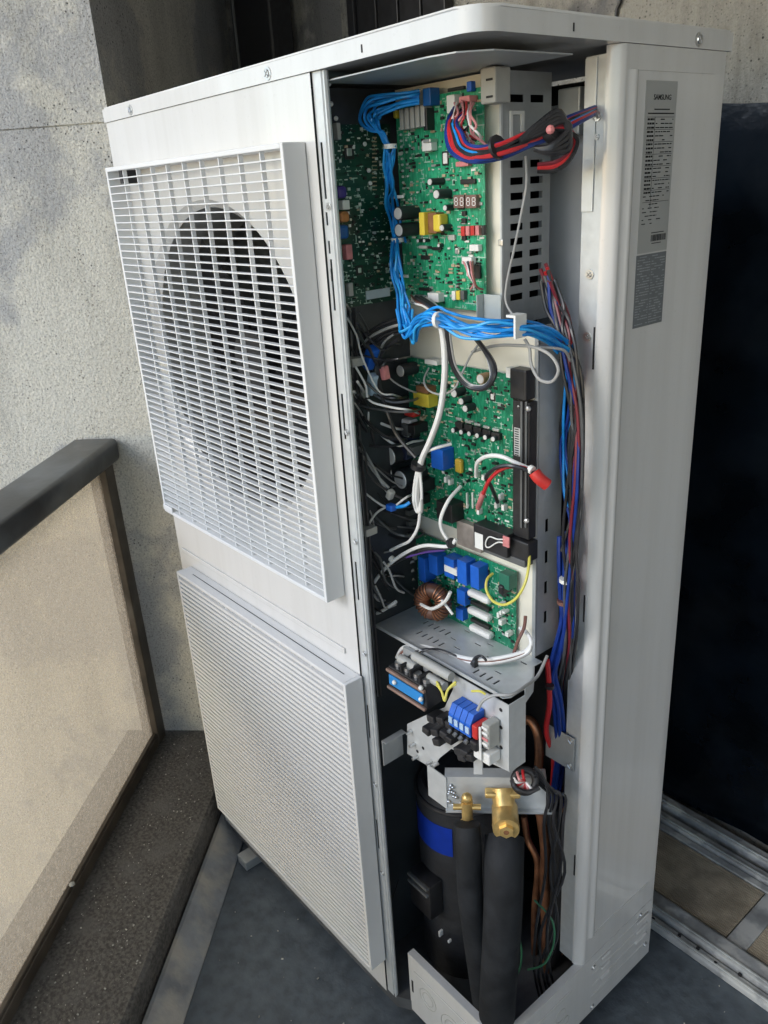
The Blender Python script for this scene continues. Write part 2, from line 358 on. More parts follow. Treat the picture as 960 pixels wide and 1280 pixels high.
# dark film over the glass door, and upper dark panels
ztop = 1.577; t = thing('door_film', (.9, .89, 0), 'dark navy plastic film hung over the glass door right of the cabinet', 'plastic sheet')
mb = MB(); nx, nz = 46, 40; G = []
for i in range(nx + 1):
    row = []
    for j in range(nz + 1):
        x = .1 + 2.6 * i / nx; z = .0 + ztop * j / nz
        y = .893 + .006 * math.sin(9 * x + 2.3 * math.sin(4 * z)) + .004 * math.sin(23 * x + 5 * z) + .004 * math.sin(7 * z - 11 * x)
        row.append(mb.bm.verts.new((x, y - .004, z + (.008 * math.sin(14 * x) if j == nz else 0))))
    G.append(row)
for i in range(nx):
    for j in range(nz): mb.bm.faces.new((G[i][j], G[i + 1][j], G[i + 1][j + 1], G[i][j + 1]))
bmesh.ops.solidify(mb.bm, geom=mb.bm.faces[:], thickness=.001)
mb.build('film', M_NAVY, t, True)
rnd = random.Random(3)
xl, xr = at(447, 5, 'y', .88).x, at(560, 5, 'y', .88).x
t = thing('black_shutter', (-.2, .88, 1.5), 'black ribbed shutter panel above and behind the cabinet roof', 'shutter')
for k in range(4):
    a, b = xl + (xr - xl) * k / 4, xl + (xr - xl) * (k + 1) / 4
    MB().box(a + .003, b - .003, .872, .9, 1.2, 2.7, .003).build('panel', M_DARK, t)
MB().box(xl - .03, xl - .001, .865, .9, 1.2, 2.7, .003).build('frame', M_BLACK, t)
a = at(427, 10, 'y', .89).x
tag(MB().box(a, xl - .033, .885, .9045, 1.0, 2.7, .002).build('door_jamb', M_PLAST, base=(a, .89, 1.0)), 'narrow pale jamb strip beside black shutter', 'door jamb')
t = thing('downpipe', (-1.0, .85, 1.0), 'black square downpipe on the shaded concrete behind cabinet', 'pipe')
c0, c1 = at(288, 20, 'y', .80).x, at(336, 20, 'y', .80).x
MB().box(c0, c1, .80, .88, .5, 2.7, .008).build('pipe', M_DARK, t)
MB().box(c0 + .02, c0 + .027, .793, .802, .5, 2.7, .002).build('seam', M_GREYD, t)
# cable on the plaster by the roof
p = [at(770, 26, 'y', .90), at(771, 12, 'y', .9), at(775, 2, 'y', .9), at(779, -20, 'y', .9)]
tag(MB().tube(p, .0035).build('wall_cable', M_DARK, base=p[0]), 'thin dark cable running up the pale plaster wall', 'cable')

# sliding door sill with fallen vent grille
t = thing('door_sill', (1, .7, FZ), 'weathered aluminium door sill with torn white edges on the floor right', 'door sill')
for nm, y0, y1, h in (('front_rail', .530, .552, .018), ('front_track', .556, .600, .030), ('back_track', .800, .826, .028), ('back_rail', .842, .872, .036)):
    mb = MB(); mb.box(.35, 3.2, y0, y1, FZ, FZ + h, .004); mb.box(.35, 3.2, y0 + .006, y0 + .009, FZ + h - .003, FZ + h + .004); mb.build(nm, M_ALU, t)
mb = MB(); mb.box(.35, 3.2, .6, .80, FZ, FZ + .003); mb.build('channel', M_BLACK, t)
mb = MB()
for k in range(9):
    x = .7 + .045 * k + rnd.uniform(-.01, .01); mb.cbox((x, .541 + rnd.uniform(-.004, .012), FZ + .019), .007, .006, .008, .002)
mb.build('debris', M_BLACK, t)
t = thing('vent_grille', (1, .7, FZ), 'brownish louvred vent grille lying in the door sill channel', 'vent')
for (x0, x1) in ((.70, 1.0), (1.045, 1.5)):
    mb = MB()
    for k in range(26):
        y = .6125 + .158 * k / 25; mb.box(x0, x1, y, y + .0045, FZ + .012, FZ + .018)
    tag(mb.build('slat_panel', M_MESH, t), kind='stuff')
mb = MB(); mb.box(.70, 1.55, .602, .610, FZ + .006, FZ + .020, .002); mb.box(.70, 1.55, .779, .797, FZ + .006, FZ + .020, .002)
for x in (1.002, 1.502): mb.box(x, x + .042, .6105, .7785, FZ + .007, FZ + .019, .002)
mb.build('frame', M_ALU, t)

# railing
t = thing('balcony_railing', ST(-.5, -.25, .07), 'bronze balcony railing with dark wide handrail and dusty glass pane', 'railing')
def stbox(mb, s0, s1, t0, t1, z0, z1, bev=.0):
    m = Matrix.Translation(ST((s0 + s1) / 2, (t0 + t1) / 2, (z0 + z1) / 2)) @ Matrix.Rotation(math.radians(135), 4, 'Z') @ Matrix.Diagonal((s1 - s0, t1 - t0, z1 - z0, 1))
    g = bmesh.ops.create_cube(mb.bm, size=1, matrix=m)
    if bev: bmesh.ops.bevel(mb.bm, geom=list({e for v in g['verts'] for e in v.link_edges}), offset=bev, segments=3, affect='EDGES', profile=.5)
    return mb
stbox(MB(), -4, .283, -.335, -.222, .888, .945, .012).build('handrail', M_RAILD, t, True)
stbox(MB(), .222, .268, -.285, -.240, .0705, .887, .003).build('post', M_BRZ, t)
stbox(MB(), -4, .2215, -.285, -.243, .0705, .102, .003).build('bottom_rail', M_BRZ, t)
stbox(MB(), -4, .2215, -.262, -.257, .1025, .8875).build('glass_pane', M_GLASS, t)
stbox(MB(), -4, .2215, -.2565, -.246, .1025, .110, .002).build('glazing_bead', M_BRZ, t)
mb = MB()
for s in (-.30, -.62): mb.ball(ST(s, -.246, .112), .007, 8, (1, 1, .6))
mb.build('screw_cap', M_GREY, t)

# ================================================================== THE OUTDOOR UNIT
U = thing('outdoor_unit', (.46, .23, FZ), 'tall ivory air conditioner outdoor unit with its access panel taken off', 'air conditioner')
def arc(cx, cy, r, a0, a1, n=6): return [(cx + r * math.cos(math.radians(a0 + (a1 - a0) * i / n)), cy + r * math.sin(math.radians(a0 + (a1 - a0) * i / n))) for i in range(n + 1)]
RP = [(-.002, .466), (-.002, -.0025)] + arc(.888, .0295, .032, -90, 0) + [(.920, .466)]
ZR = 1.6085
mb = MB(); mb.prism([(x, y, ZR) for x, y in RP], (0, 0, 1.6325 - ZR))
bmesh.ops.bevel(mb.bm, geom=[e for e in mb.bm.edges if all(v.co.z > 1.62 for v in e.verts)], offset=.003, segments=2, affect='EDGES')
roof = mb.build('roof_panel', M_ENAM, U, True)
def screw(p, ax, parent, r=.0055, m=M_SCREW):
    mb = MB(); a = Vector(ax); p = Vector(p); mb.cyl(p, p + a * .0025, r, r * .8, 10); mb.cyl(p - a * .001, p + a * .001, r * 1.45, None, 12)
    q = a.orthogonal(); mb.cyl(p + a * .0025 - q * r * .6, p + a * .0026 + q * r * .6, r * .14, None, 4); mb.cyl(p + a * .0025 - a.cross(q) * r * .6, p + a * .0026 + a.cross(q) * r * .6, r * .14, None, 4)
    return mb.build('screw', m, parent)
for x in (.115, .545): screw((x, -.0025, 1.618), (0, -1, 0), roof)
mb = MB(); mb.box(.74, .742, -.0032, -.0015, 1.614, 1.622); mb.box(.9195, .9206, .14, .142, 1.614, 1.622); mb.build('slot', M_BLACK, roof)
screw((.920, .385, 1.618), (1, 0, 0), roof)

# front panel with a round fan opening
FX, FZc, FR = .322, 1.210, .262
mb = MB(); n = 64; X0, X1, Z0, Z1 = 0., .634, .018, 1.608
def onrect(a):
    c, s = math.cos(a), math.sin(a); k = 1e9
    if c > 1e-9: k = min(k, (X1 - FX) / c)
    if c < -1e-9: k = min(k, (X0 - FX) / c)
    if s > 1e-9: k = min(k, (1.53 - FZc) / s)
    if s < -1e-9: k = min(k, (.89 - FZc) / s)
    return FX + k * c, FZc + k * s
angs = sorted({2 * math.pi * i / n for i in range(n)} | {math.atan2(dz - FZc, dx - FX) % (2 * math.pi) for dx in (X0, X1) for dz in (.89, 1.53)})
ci = [mb.bm.verts.new((FX + FR * math.cos(a), 0, FZc + FR * math.sin(a))) for a in angs]
cm = [mb.bm.verts.new((FX + (FR - .012) * math.cos(a), .012, FZc + (FR - .012) * math.sin(a))) for a in angs]
co = [mb.bm.verts.new((onrect(a)[0], 0, onrect(a)[1])) for a in angs]
for i in range(len(angs)):
    j = (i + 1) % len(angs)
    mb.bm.faces.new((ci[i], ci[j], co[j], co[i])); mb.bm.faces.new((ci[j], ci[i], cm[i], cm[j]))
for (z0, z1) in ((Z0, .89), (1.53, Z1)):
    mb.bm.faces.new([mb.bm.verts.new(p) for p in ((X0, 0, z0), (X1, 0, z0), (X1, 0, z1), (X0, 0, z1))])
# folded returns
for (xa, ya, xb, yb) in ((0, 0, 0, .46),):
    mb.bm.faces.new([mb.bm.verts.new(p) for p in ((xa, ya, Z0), (xb, yb, Z0), (xb, yb, Z1), (xa, ya, Z1))])
mb.box(.02, .60, -.0035, -.0005, .771, .781, .0012)
mb.box(.004, .012, -.0025, -.0005, .9, 1.53)
front = mb.build('front_panel', M_ENAM, U)
mb = MB(); dr = FR - .0125
d0 = [mb.bm.verts.new((FX + dr * math.cos(a), .0125, FZc + dr * math.sin(a))) for a in angs]; d1 = [mb.bm.verts.new((FX + (dr - .006) * math.cos(a), .13, FZc + (dr - .006) * math.sin(a))) for a in angs]
for i in range(len(angs)): j = (i + 1) % len(angs); mb.bm.faces.new((d0[i], d0[j], d1[j], d1[i]))
bmesh.ops.solidify(mb.bm, geom=mb.bm.faces[:], thickness=.002)
mb.build('fan_duct', mat('duct_grey', (.56, .555, .53), .5, 0, .1, 20), U, True)
# corner post with slots and folded edges
holes = []
for zc in (1.50, 1.36, 1.18, .92, .66, .42): holes.append((.640, .6445, zc - .036, zc + .030))
for zc in (1.44, 1.405, 1.37): holes.append((.639, .643, zc - .008, zc + .008))
mb = MB(); mb.perf(.6345, .652, .02, 1.608, holes, lambda u, v, d: Vector((u, .003 + d, v)), .0012)
mb.sheet([(.652, .003), (.654, .0065), (.6555, .0035), (.658, .0035), (.6592, .007), (.657, .011), (.652, .012)], .02, 1.608, .0012)
mb.box(.640, .650, .012, .014, .02, 1.6)
post = mb.build('corner_post', M_STEEL, U)
for z in (1.455, 1.155, .985, .79, .53, .33): screw((.6475, .003, z), (0, -1, 0), post, .0035)
# upper fan grille
def grille(x0, x1, z0, z1, pitch, yb, name, single, ribs, lab):
    g = MB(); T = .007
    for (a, b, c, d) in ((x0, x0 + T, z0, z1), (x1 - T, x1, z0, z1), (x0 + T, x1 - T, z0, z0 + T), (x0 + T, x1 - T, z1 - T, z1)): g.box(a, b, yb, -.001, c, d, .0012)
    fr = g.build(name, M_GRILL, U, label=lab)
    n = int((z1 - z0 - 2 * T) / pitch); acc = MB(); mesh = None
    for k in range(1, n + 1):
        z = z0 + T + (z1 - z0 - 2 * T) * k / (n + 1)
        if single:
            if mesh is None:
                o = MB().box(x0 + T, x1 - T, yb + .0005, yb + .0092, -.0009, .0009, .0003).build('grille_bar', M_GRILL, fr); mesh = o.data; off = o
                o.location = (0, 0, z)
            else:
                c = off.copy(); COL.objects.link(c); c.parent = fr; c.location = (0, 0, z)
        else: acc.box(x0 + T, x1 - T, yb + .0005, yb + .0060, z - .0031, z + .0031)
    if not single: acc.build('louvre', M_GRILL, fr)
    mesh = None
    for k in range(1, ribs + 1):
        x = x0 + T + (x1 - x0 - 2 * T) * k / (ribs + 1)
        if mesh is None:
            o = MB().box(-.0012, .0012, yb + .0045, yb + (.0115 if single else .0072), z0 + T, z1 - T).build('grille_rib', M_GRILL, fr); mesh = o; o.location = (x, 0, 0)
        else:
            c = mesh.copy(); COL.objects.link(c); c.parent = fr; c.location = (x, 0, 0)
    return fr
g1 = grille(.046, .613, .883, 1.533, .0122, -.036, 'fan_grille', True, 9, 'open slatted upper grille over the dark fan')
g2 = grille(.050, .641, .110, .746, .0112, -.036, 'lower_grille', False, 5, 'fine louvred lower grille')
MB().box(.0575, .6335, -.0285, -.027, .1175, .7385).build('backing_sheet', M_GRILL, g2)
MB().box(.09, .615, -.0185, -.0172, .7462, .7466).build('groove', M_BLACK, g2)
MB().box(.046, .085, -.0375, -.034, .888, .90, .001).build('clip_plate', M_GRILL, g1)
mb = MB(); mb.box(.088, .1, -.03, -.002, 1.505, 1.53); mb.build('hook', M_DARK, g1)
# fan
fan = MB(); fan.cyl((FX, .05, FZc), (FX, .11, FZc), .055, .05, 24); fan = fan.build('fan', M_DARK, U, True)
for k in range(3):
    mb = MB(); rows = []
    for i in range(7):
        r = .045 + .19 * i / 6; row = []
        for j in range(7):
            a = math.radians(k * 120 + 20 + (j / 6 - .5) * (86 - 12 * i / 6) + 18 * i / 6); y = .055 + .06 * (j / 6) + .01 * math.sin(i)
            row.append(mb.bm.verts.new((FX + r * math.cos(a), y, FZc + r * math.sin(a))))
        rows.append(row)
    for i in range(6):
        for j in range(6): mb.bm.faces.new((rows[i][j], rows[i][j + 1], rows[i + 1][j + 1], rows[i + 1][j]))
    bmesh.ops.solidify(mb.bm, geom=mb.bm.faces[:], thickness=.003)
    mb.build('blade', M_DARK, fan, True)
mb = MB()
for k in range(90):
    x = .03 + .55 * k / 89; mb.box(x, x + .0012, .40, .44, .05, 1.58)
tag(mb.build('coil_fin', M_BLACK, U), kind='stuff')
MB().box(.01, .60, .441, .444, .03, 1.60).build('rear_guard', M_BLACK, U)

# right side panel: flange, bead, embossed field, louvres
SP = [(.9005, .2265), (.904, .2265), (.908, .2285), (.915, .2330), (.9185, .2385), (.918, .2425), (.918, .250), (.9205, .2535), (.9215, .258), (.9205, .262), (.9165, .266),
      (.9165, .43), (.918, .436), (.918, .4565), (.915, .460), (.89, .4605)]
mb = MB(); mb.sheet(SP[:7] + SP[-4:], 1.582, 1.608); mb.sheet(SP, .205, 1.582); mb.sheet(SP[:7] + SP[-4:], .149, .205)
side = mb.build('side_panel', M_ENAM, U, True)
FL = MB().sheet([(.868, .236), (.8705, .2295), (.8995, .2280)], .149, 1.600, .0012).build('mounting_flange', M_STEEL, U)
for z0, z1 in ((1.235, 1.29), (.855, .90), (.355, .40)): MB().box(.8960, .8985, .2274, .2284, z0, z1).build('slot', M_BLACK, FL)
for z0, z1 in ((1.43, 1.598), (.80, .875)): MB().box(.8712, .888, .2265, .2280, z0, z1, .0005).build('bracket', M_STEEL, FL)
nv = Vector((0, -1, 0))
for px, py in ((746, 145), (746, 171), (737, 343), (734, 421), (723, 590), (712, 790)):
    p = at(px, py, 'y', .2275); screw(p, nv, FL, .0042 if py != 171 else .0022)
# rating label: grey foil with print, and the dense table below it
lab = MB().box(.9167, .9172, .284, .350, 1.375, 1.572).build('rating_label', mat('label_foil', (.40, .41, .40), .4, .1, .04, 20), U)
lab2 = MB().box(.9167, .9172, .283, .350, 1.281, 1.373).build('wiring_label', mat('label_dark_print', (.16, .175, .185), .45, 0, .1, 60), U)
M_INK = mat('print_ink', (.012, .013, .015), .6, 0, .1, 60)
M_INKL = mat('print_pale', (.34, .36, .37), .6, 0, .1, 60)
fc = bpy.data.curves.new('brand_text', 'FONT'); fc.body = 'SAMSUNG'; fc.size = .0082; fc.align_x = 'CENTER'; fc.extrude = .0001; fc.offset = .0001
fo = bpy.data.objects.new('tmp_text', fc); COL.objects.link(fo); bpy.context.view_layer.update()
me = bpy.data.meshes.new_from_object(fo.evaluated_get(bpy.context.evaluated_depsgraph_get())); bpy.data.objects.remove(fo)
me.transform(Matrix.Translation(Vector((.9174, .319, 1.5515)) - BASE[U]) @ Matrix(((0, 0, 1, 0), (1, 0, 0, 0), (0, 1, 0, 0), (0, 0, 0, 1))))
me.materials.clear(); me.materials.append(M_INK)
o = bpy.data.objects.new('brand_text', me); COL.objects.link(o); o.parent = lab
mb = MB(); rr = random.Random(5)
def line(y0, y1, z, h): mb.box(.9173, .9175, y0, y1, z - h / 2, z + h / 2)
line(.303, .336, 1.541, .0012); line(.290, .346, 1.5365, .0014)
for k in range(27):
    z = 1.530 - k * .0046
    if k < 19:
        y = .290
        while y < .303: l = rr.uniform(.002, .006); line(y, min(y + l, .304), z, .0022); y += l + .0012
    y = .3075 if k < 19 else .289
    e = .345 if k < 19 else rr.uniform(.31, .335)
    while y < e:
        l = rr.uniform(.003, .009)
        if rr.random() < .72: line(y, min(y + l, e), z, .0011)
        y += l + .0015
for z in [1.5325 - .0138 * k for k in range(8)]: line(.2885, .3465, z, .0004)
mb.box(.9173, .9175, .3052, .3056, 1.43, 1.5325)
y = .312
while y < .346: l = rr.uniform(.0006, .0018); mb.box(.9173, .9175, y, y + l, 1.388, 1.396); y += l + rr.uniform(.0006, .0015)
line(.312, .340, 1.3985, .001); line(.314, .335, 1.3855, .001)
mb.build('print', M_INK, lab)
mb = MB()
for c0, c1 in ((.2855, .314), (.317, .3475)):
    for k in range(26):
        z = 1.370 - k * .0034; y = c0
        while y < c1:
            l = rr.uniform(.002, .007)
            if rr.random() < .6: line(y, min(y + l, c1), z, .0011)
            y += l + .001
mb.build('print', M_INKL, lab2)
# kick panel under the opening
KP = [(.684, .026), (.684, .0195), (.895, .0195), (.909, .0215), (.9165, .028), (.9185, .04), (.9185, .4565)]
mb = MB(); mb.sheet(KP, .001, .1485); mb.sheet([(.6835, .0200), (.896, .0200), (.9095, .022), (.9170, .0285), (.9190, .04), (.9190, .235)][:], .146, .1495, .014)
kick = mb.build('kick_panel', M_ENAM, U, True)
mb = MB(); mb.box(.70, .87, .0175, .0192, .112, .118, .0008); mb.box(.9188, .9204, .06, .20, .112, .118, .0008); mb.build('rib', M_ENAM, kick)
mb = MB()
for (cx, cz, r) in ((.735, .075, .022), (.735, .075, .014), (.80, .06, .03), (.80, .06, .02), (.86, .06, .026)): mb.torus((cx, .0194, cz), r, .0008, (0, 1, 0), 20, 5)
for (cy, cz, r) in ((.10, .065, .03), (.10, .065, .02), (.175, .075, .014), (.19, .05, .009)): mb.torus((.9187, cy, cz), r, .0008, (1, 0, 0), 20, 5)
mb.build('knockout', M_GREY, kick)
mb = MB(); mb.box(.6902, .6945, .0188, .0196, .055, .085); mb.build('slot', M_BLACK, kick)
for k, z in enumerate((.118, .092, .066)):
    for y0, y1 in ((.290, .318), (.400, .440)):
        MB().box(.9184, .9225, y0, y1, z, z + .007, .003).build('louvre', M_ENAM, kick)
mb = MB()
for k in range(4): mb.box(.9184, .9198, .265, .44, .128 - .028 * k, .1295 - .028 * k, .0006)
mb.build('crease', M_ENAM, kick)
for y, z in ((.268, .118), (.27, .012), (.415, .135), (.44, .035)): screw((.9185, y, z), (1, 0, 0), kick, .004)
# base pan
mb = MB(); mb.prism([(x, y, -.004) for x, y in [(.005, .45), (.005, .004), (.66, .004), (.672, .012), (.69, .022), (.9, .024), (.913, .04), (.913, .45)]], (0, 0, .028))
mb.build('base_pan', mat('pan_grey', (.10, .105, .11), .55, .2, .2, 25), U)
for x in (.10, .80):
    mb = MB(); mb.box(x, x + .04, -.028, .48, FZ + .0005, -.0045, .002); mb.box(x + .012, x + .028, -.029, -.018, FZ + .008, FZ + .02)
    mb.build('mounting_foot', M_STEELD, U)

# ---- inside sheet metal
YB, YP = .158, .145                # control box back, main board front face
mb = MB(); zt = 1.5965; mb.prism([(.637, .012, zt), (.832, .010, zt), (.868, .018, zt), (.893, .048, zt), (.897, .17, zt), (.64, .17, zt)], (0, 0, .0015))
mb.build('top_shelf', M_STEELD, U)
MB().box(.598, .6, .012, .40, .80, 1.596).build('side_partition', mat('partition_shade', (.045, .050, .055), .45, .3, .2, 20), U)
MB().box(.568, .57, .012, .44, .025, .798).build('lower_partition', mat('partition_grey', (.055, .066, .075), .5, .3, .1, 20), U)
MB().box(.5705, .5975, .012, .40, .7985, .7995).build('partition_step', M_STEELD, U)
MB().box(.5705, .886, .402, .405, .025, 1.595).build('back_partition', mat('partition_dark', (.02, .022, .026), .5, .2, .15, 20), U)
mb = MB(); mb.box(.608, .800, YB, YB + .0015, 1.297, 1.594); mb.box(.612, .628, YB - .003, YB - .0005, 1.575, 1.5905); mb.build('board_plate', M_CREAM, U)
mb = MB(); mb.box(.592, .852, .170, .1715, .785, 1.2955); mb.box(.592, .8, .1595, .1695, 1.2957, 1.297); mb.build('inverter_plate', M_CREAM, U)
# perforated side bracket
hl = []
for py in (123, 205, 226, 245, 264, 283, 301, 318, 336, 352, 370):
    z = at(650, py, 'x', .80).z
    for c in range(2): hl.append((.174 + c * .038 + .0005 * (py % 3), .174 + c * .038 + .025, z - .0043, z + .0043))
mb = MB(); mb.perf(YB + .002, .252, 1.292, 1.594, hl, lambda u, v, d: Vector((.801 - d, u, v)), .0013)
br = mb.build('perforated_bracket', M_STEELD, U)
MB().box(.7998, .8025, YB - .0015, YB + .0015, 1.292, 1.594).build('lip', M_STEEL, br)
MB().box(.7985, .806, YB - .004, YB - .0018, 1.395, 1.403, .001).build('stud', M_SCREW, br)
mb = MB(); mb.box(.8015, .8045, .172, .176, 1.515, 1.55); mb.box(.8015, .8045, .1762, .192, 1.546, 1.55); mb.box(.8015, .8045, .1922, .197, 1.527, 1.55); mb.build('cable_hook', M_WHITE, br)
# lower flange on the right of the inverter plate
mb = MB(); mb.perf(.1735, .225, .80, 1.2955, [(.19, .197, 1.0 - .05 * k, 1.02 - .05 * k) for k in range(4)], lambda u, v, d: Vector((.853 - d, u, v)), .0013)
mb.box(.8475, .8535, .1695, .172, .80, 1.2955)
mb.build('side_flange', M_STEELD, U)
mb = MB(); mb.box(.742, .84, .30, .302, 1.20, 1.56); mb.box(.84, .847, .285, .302, 1.20, 1.56); mb.box(.853, .858, .285, .302, 1.20, 1.56)
mb.build('rear_plate', mat('rear_plate_grey', (.62, .66, .71), .5, .3, .08, 15), U)
MB().box(.80, .835, .265, .295, 1.52, 1.575, .002).build('bracket', M_STEELD, U)
# shelf with slots
holes = []
for k in range(5): holes.append((.655 + .013 * k, .655 + .013 * k + .0032, .120, .134)); holes.append((.672 + .013 * k, .6752 + .013 * k, .090, .104))
for x, y in ((.72, .152), (.76, .135), (.745, .105), (.775, .148), (.80, .12), (.835, .1), (.845, .145), (.72, .12)): holes.append((x, x + .013, y, y + .003))
for k in range(4): holes.append((.815 + .0135 * k, .815 + .0135 * k + .0036, .074, .088))
mb = MB(); mb.perf(.602, .868, .058, .169, holes, lambda u, v, d: Vector((u, v, .8 - d)), .0014)
mb.prism([(.8681, .0585, .7986), (.890, .0585, .7986), (.8965, .068, .7986), (.896, .098, .7986), (.885, .128, .7986), (.8681, .150, .7986)], (0, 0, .0014))
mb.box(.602, .885, .0575, .059, .8005, .8045)
sh = mb.build('terminal_shelf', M_STEEL, U)
mb = MB(); mb.sheet([(.8975, .097), (.8865, .128), (.8690, .151)], .775, .7995, .0012); mb.build('shelf_skirt', M_STEEL, sh)
# terminal plate: front sheet below the shelf
T0 = [(512, 836), (640, 884), (640, 967), (604, 949), (604, 972), (592, 972), (560, 938), (553, 944), (590, 974), (575, 976), (537, 962), (509, 942), (509, 905)]
mb = MB(); pts = [Vector((.790, .0565, .795)), Vector((.903, .0565, .795))]
for px, py in ((640, 967), (603, 949), (603, 968), (592, 968), (592, 948), (564, 936), (549, 948), (541, 961), (509, 942), (509, 905), (528, 896), (556, 884), (566, 862)):
    p = at(px, py, 'y', .0565); pts.append(Vector((min(p.x, .903), .0565, p.z)))
mb.prism(pts, (0, .0014, 0))
mb.box(.9015, .903, .0582, .092, .678, .795)
tp = mb.build('terminal_plate', M_STEEL, U)
mb = MB()
for x, z in ((.888, .78), (.888, .75), (.888, .715), (.86, .70), (.86, .69), (.70, .60), (.715, .615)): mb.cyl((x, .0563, z), (x, .0567, z), .0032, None, 10)
for x, z in ((.865, .70), (.865, .686)): mb.box(x - .005, x + .005, .0558, .0563, z - .002, z + .002)
mb.build('hole', M_BLACK, tp)
for x, z in ((.688, .635), (.694, .612), (.70, .59), (.735, .60), (.75, .605)):
    MB().cyl((x, .0562, z), (x, .045, z), .0032, .0026, 8).build('pin', M_SCREW, tp)
# tie bracket from the post to the plate
mb = MB(); mb.box(.6625, .664, .012, .0555, .574, .625); mb.box(.6642, .674, .012, .0555, .6235, .625); mb.build('tie_bracket', M_STEELD, U)
# valve plate, turned 45 degrees
def sbox(mb, s0, s1, t0, t1, z0, z1, bev=0.): return stbox(mb, s0, s1, t0, t1, z0, z1, bev)
vp0 = ats(556, 975, -.507); vp1 = ats(683, 975, -.507)
tt0, tt1 = (vp0.x + vp0.y) * R2, (vp1.x + vp1.y) * R2
mb = MB(); sbox(mb, -.507, -.505, tt0, tt1, .528, .592); sbox(mb, -.5048, -.485, tt0, tt1, .590, .592); sbox(mb, -.515, -.5072, tt0, tt1 + .01, .526, .530)
mb.box(.728, .772, .0520, .0535, .528, .592)
vp = mb.build('valve_plate', M_STEEL, U)
mb = MB(); rr = random.Random(8)
for k in range(16): mb.ball(ST(-.509, tt0 + .004 + rr.random() * .02, .532 + rr.random() * .045), .0028, 6)
tag(mb.build('rivet_dimple', M_SCREW, vp), kind='stuff')
a, b = at(690, 978, 'y', .225), at(717, 978, 'y', .225)
VF = MB().box(a.x - .014, b.x, .2235, .2255, .575, .640, .001).build('valve_plate_flange', M_STEELD, U)
for z in (.583, .632): screw((b.x - .008, .2235, z), nv, VF, .004)
# ================================================================== CIRCUIT BOARDS
SMD = [mat('smd_black', (.02, .02, .02), .4, 0, .1, 60), mat('smd_tan', (.45, .36, .24), .5, 0, .1, 60), mat('smd_white', (.72, .74, .68), .5, 0, .1, 60), mat('smd_silver', (.6, .62, .6), .35, .7, .1, 60)]
def smd(parent, x0, x1, z0, z1, y, n, seed, tall=0., avoid=()):
    rr = random.Random(seed); acc = [MB() for _ in SMD]
    for k in range(n):
        x, z = rr.uniform(x0, x1), rr.uniform(z0, z1)
        x = x0 + round((x - x0) / .0065) * .0065; z = z0 + round((z - z0) / .0045) * .0045
        i = rr.choices(range(4), (5, 3, 1, 2))[0]; a, b = rr.choice(((.004, .002), (.002, .004), (.003, .0016), (.006, .0035), (.0016, .003), (.008, .0025))); d = rr.uniform(.0008, .0025)
        if tall and rr.random() < tall: d = rr.uniform(.004, .009)
        acc[i].box(x, x + a, y - d, y - .00005, z, z + b)
    for i, mb in enumerate(acc): tag(mb.build('chip_scatter', SMD[i], parent), kind='stuff')
def comp(parent, name, px, py, w, h, d, m, y, bev=.0008, tilt=0.):  # px,py centre of the front face; mm
    w, h, d = w / 1000, h / 1000, d / 1000; c = at(px, py, 'y', y - d)
    return MB().box(c.x - w / 2, c.x + w / 2, y - d, y - .0001, c.z - h / 2, c.z + h / 2, bev, Matrix.Rotation(tilt, 4, 'Y') if tilt else None).build(name, m, parent)
def ecap(parent, px, py, dia, h, y, sleeve=None, name='capacitor'):   # px,py centre of the can top
    r, h = dia / 2000, h / 1000; c = at(px, py, 'y', y - h)
    mb = MB(); mb.cyl((c.x, y - .0001, c.z), (c.x, y - h + .0006, c.z), r, None, 18); o = mb.build(name, sleeve or M_CAP, parent, True)
    mb = MB(); mb.cyl((c.x, y - h + .0007, c.z), (c.x, y - h - .0003, c.z), r * .86, r * .8, 18); mb.build('can_top', M_CAPTOP, o, True); return o
def pins(parent, px, py, n, dx, dz, y, d, m=M_SCREW, r=.001):
    c = at(px, py, 'y', y - d); mb = MB()
    for k in range(n): mb.cyl((c.x + dx * k, y, c.z + dz * k), (c.x + dx * k, y - d, c.z + dz * k), r, None, 6)
    return mb.build('pin_row', m, parent)

# ---- main control board
B1 = thing('circuit_board', (.71, YP, 1.31), 'bright green main control circuit board at top of the open cabinet', 'circuit board')
a, b = at(500, 250, 'y', YP), at(606, 250, 'y', YP)
bx0, bx1, bz0, bz1 = a.x, b.x, 1.313, 1.578
MB().box(bx0, bx1, YP, YP + .0016, bz0, bz1).build('pcb', M_PCB, B1)
smd(B1, bx0 + .004, bx1 - .006, bz0 + .006, bz1 - .006, YP, 430, 1, .03)
mb = MB()
for k in range(14): mb.cyl((bx0 + .010, YP, 1.545 - k * .0075), (bx0 + .010, YP - .0025, 1.545 - k * .0075), .0016, None, 6)
for k in range(14): mb.cyl((bx0 + .020 + (k % 2) * .007, YP, 1.545 - k * .0075), (bx0 + .020 + (k % 2) * .007, YP - .002, 1.545 - k * .0075), .0013, None, 6)
mb.build('solder_row', SMD[2], B1)
comp(B1, 'connector', 533, 121, 14, 20, 17, M_BLUED, YP)
comp(B1, 'connector_header', 521, 122, 8, 18, 12, M_WHITE, YP)
comp(B1, 'connector', 507, 121, 13, 9, 12, M_PINK, YP)
comp(B1, 'varistor', 493, 142, 9, 12, 10, M_YEL, YP, .003)
for k in range(5): comp(B1, 'relay', 501.5 + 6.6 * k, 149.5 - 1.2 * k, 7.0, 25, 15, M_GREY, YP, .0006)
comp(B1, 'relay_socket', 531, 149, 7, 26, 14, M_DARK, YP)
o = comp(B1, 'relay', 533, 182, 18, 13, 11, M_WHITE, YP); comp(B1, 'relay', 533, 176, 14, 4, 14, SMD[3], YP)
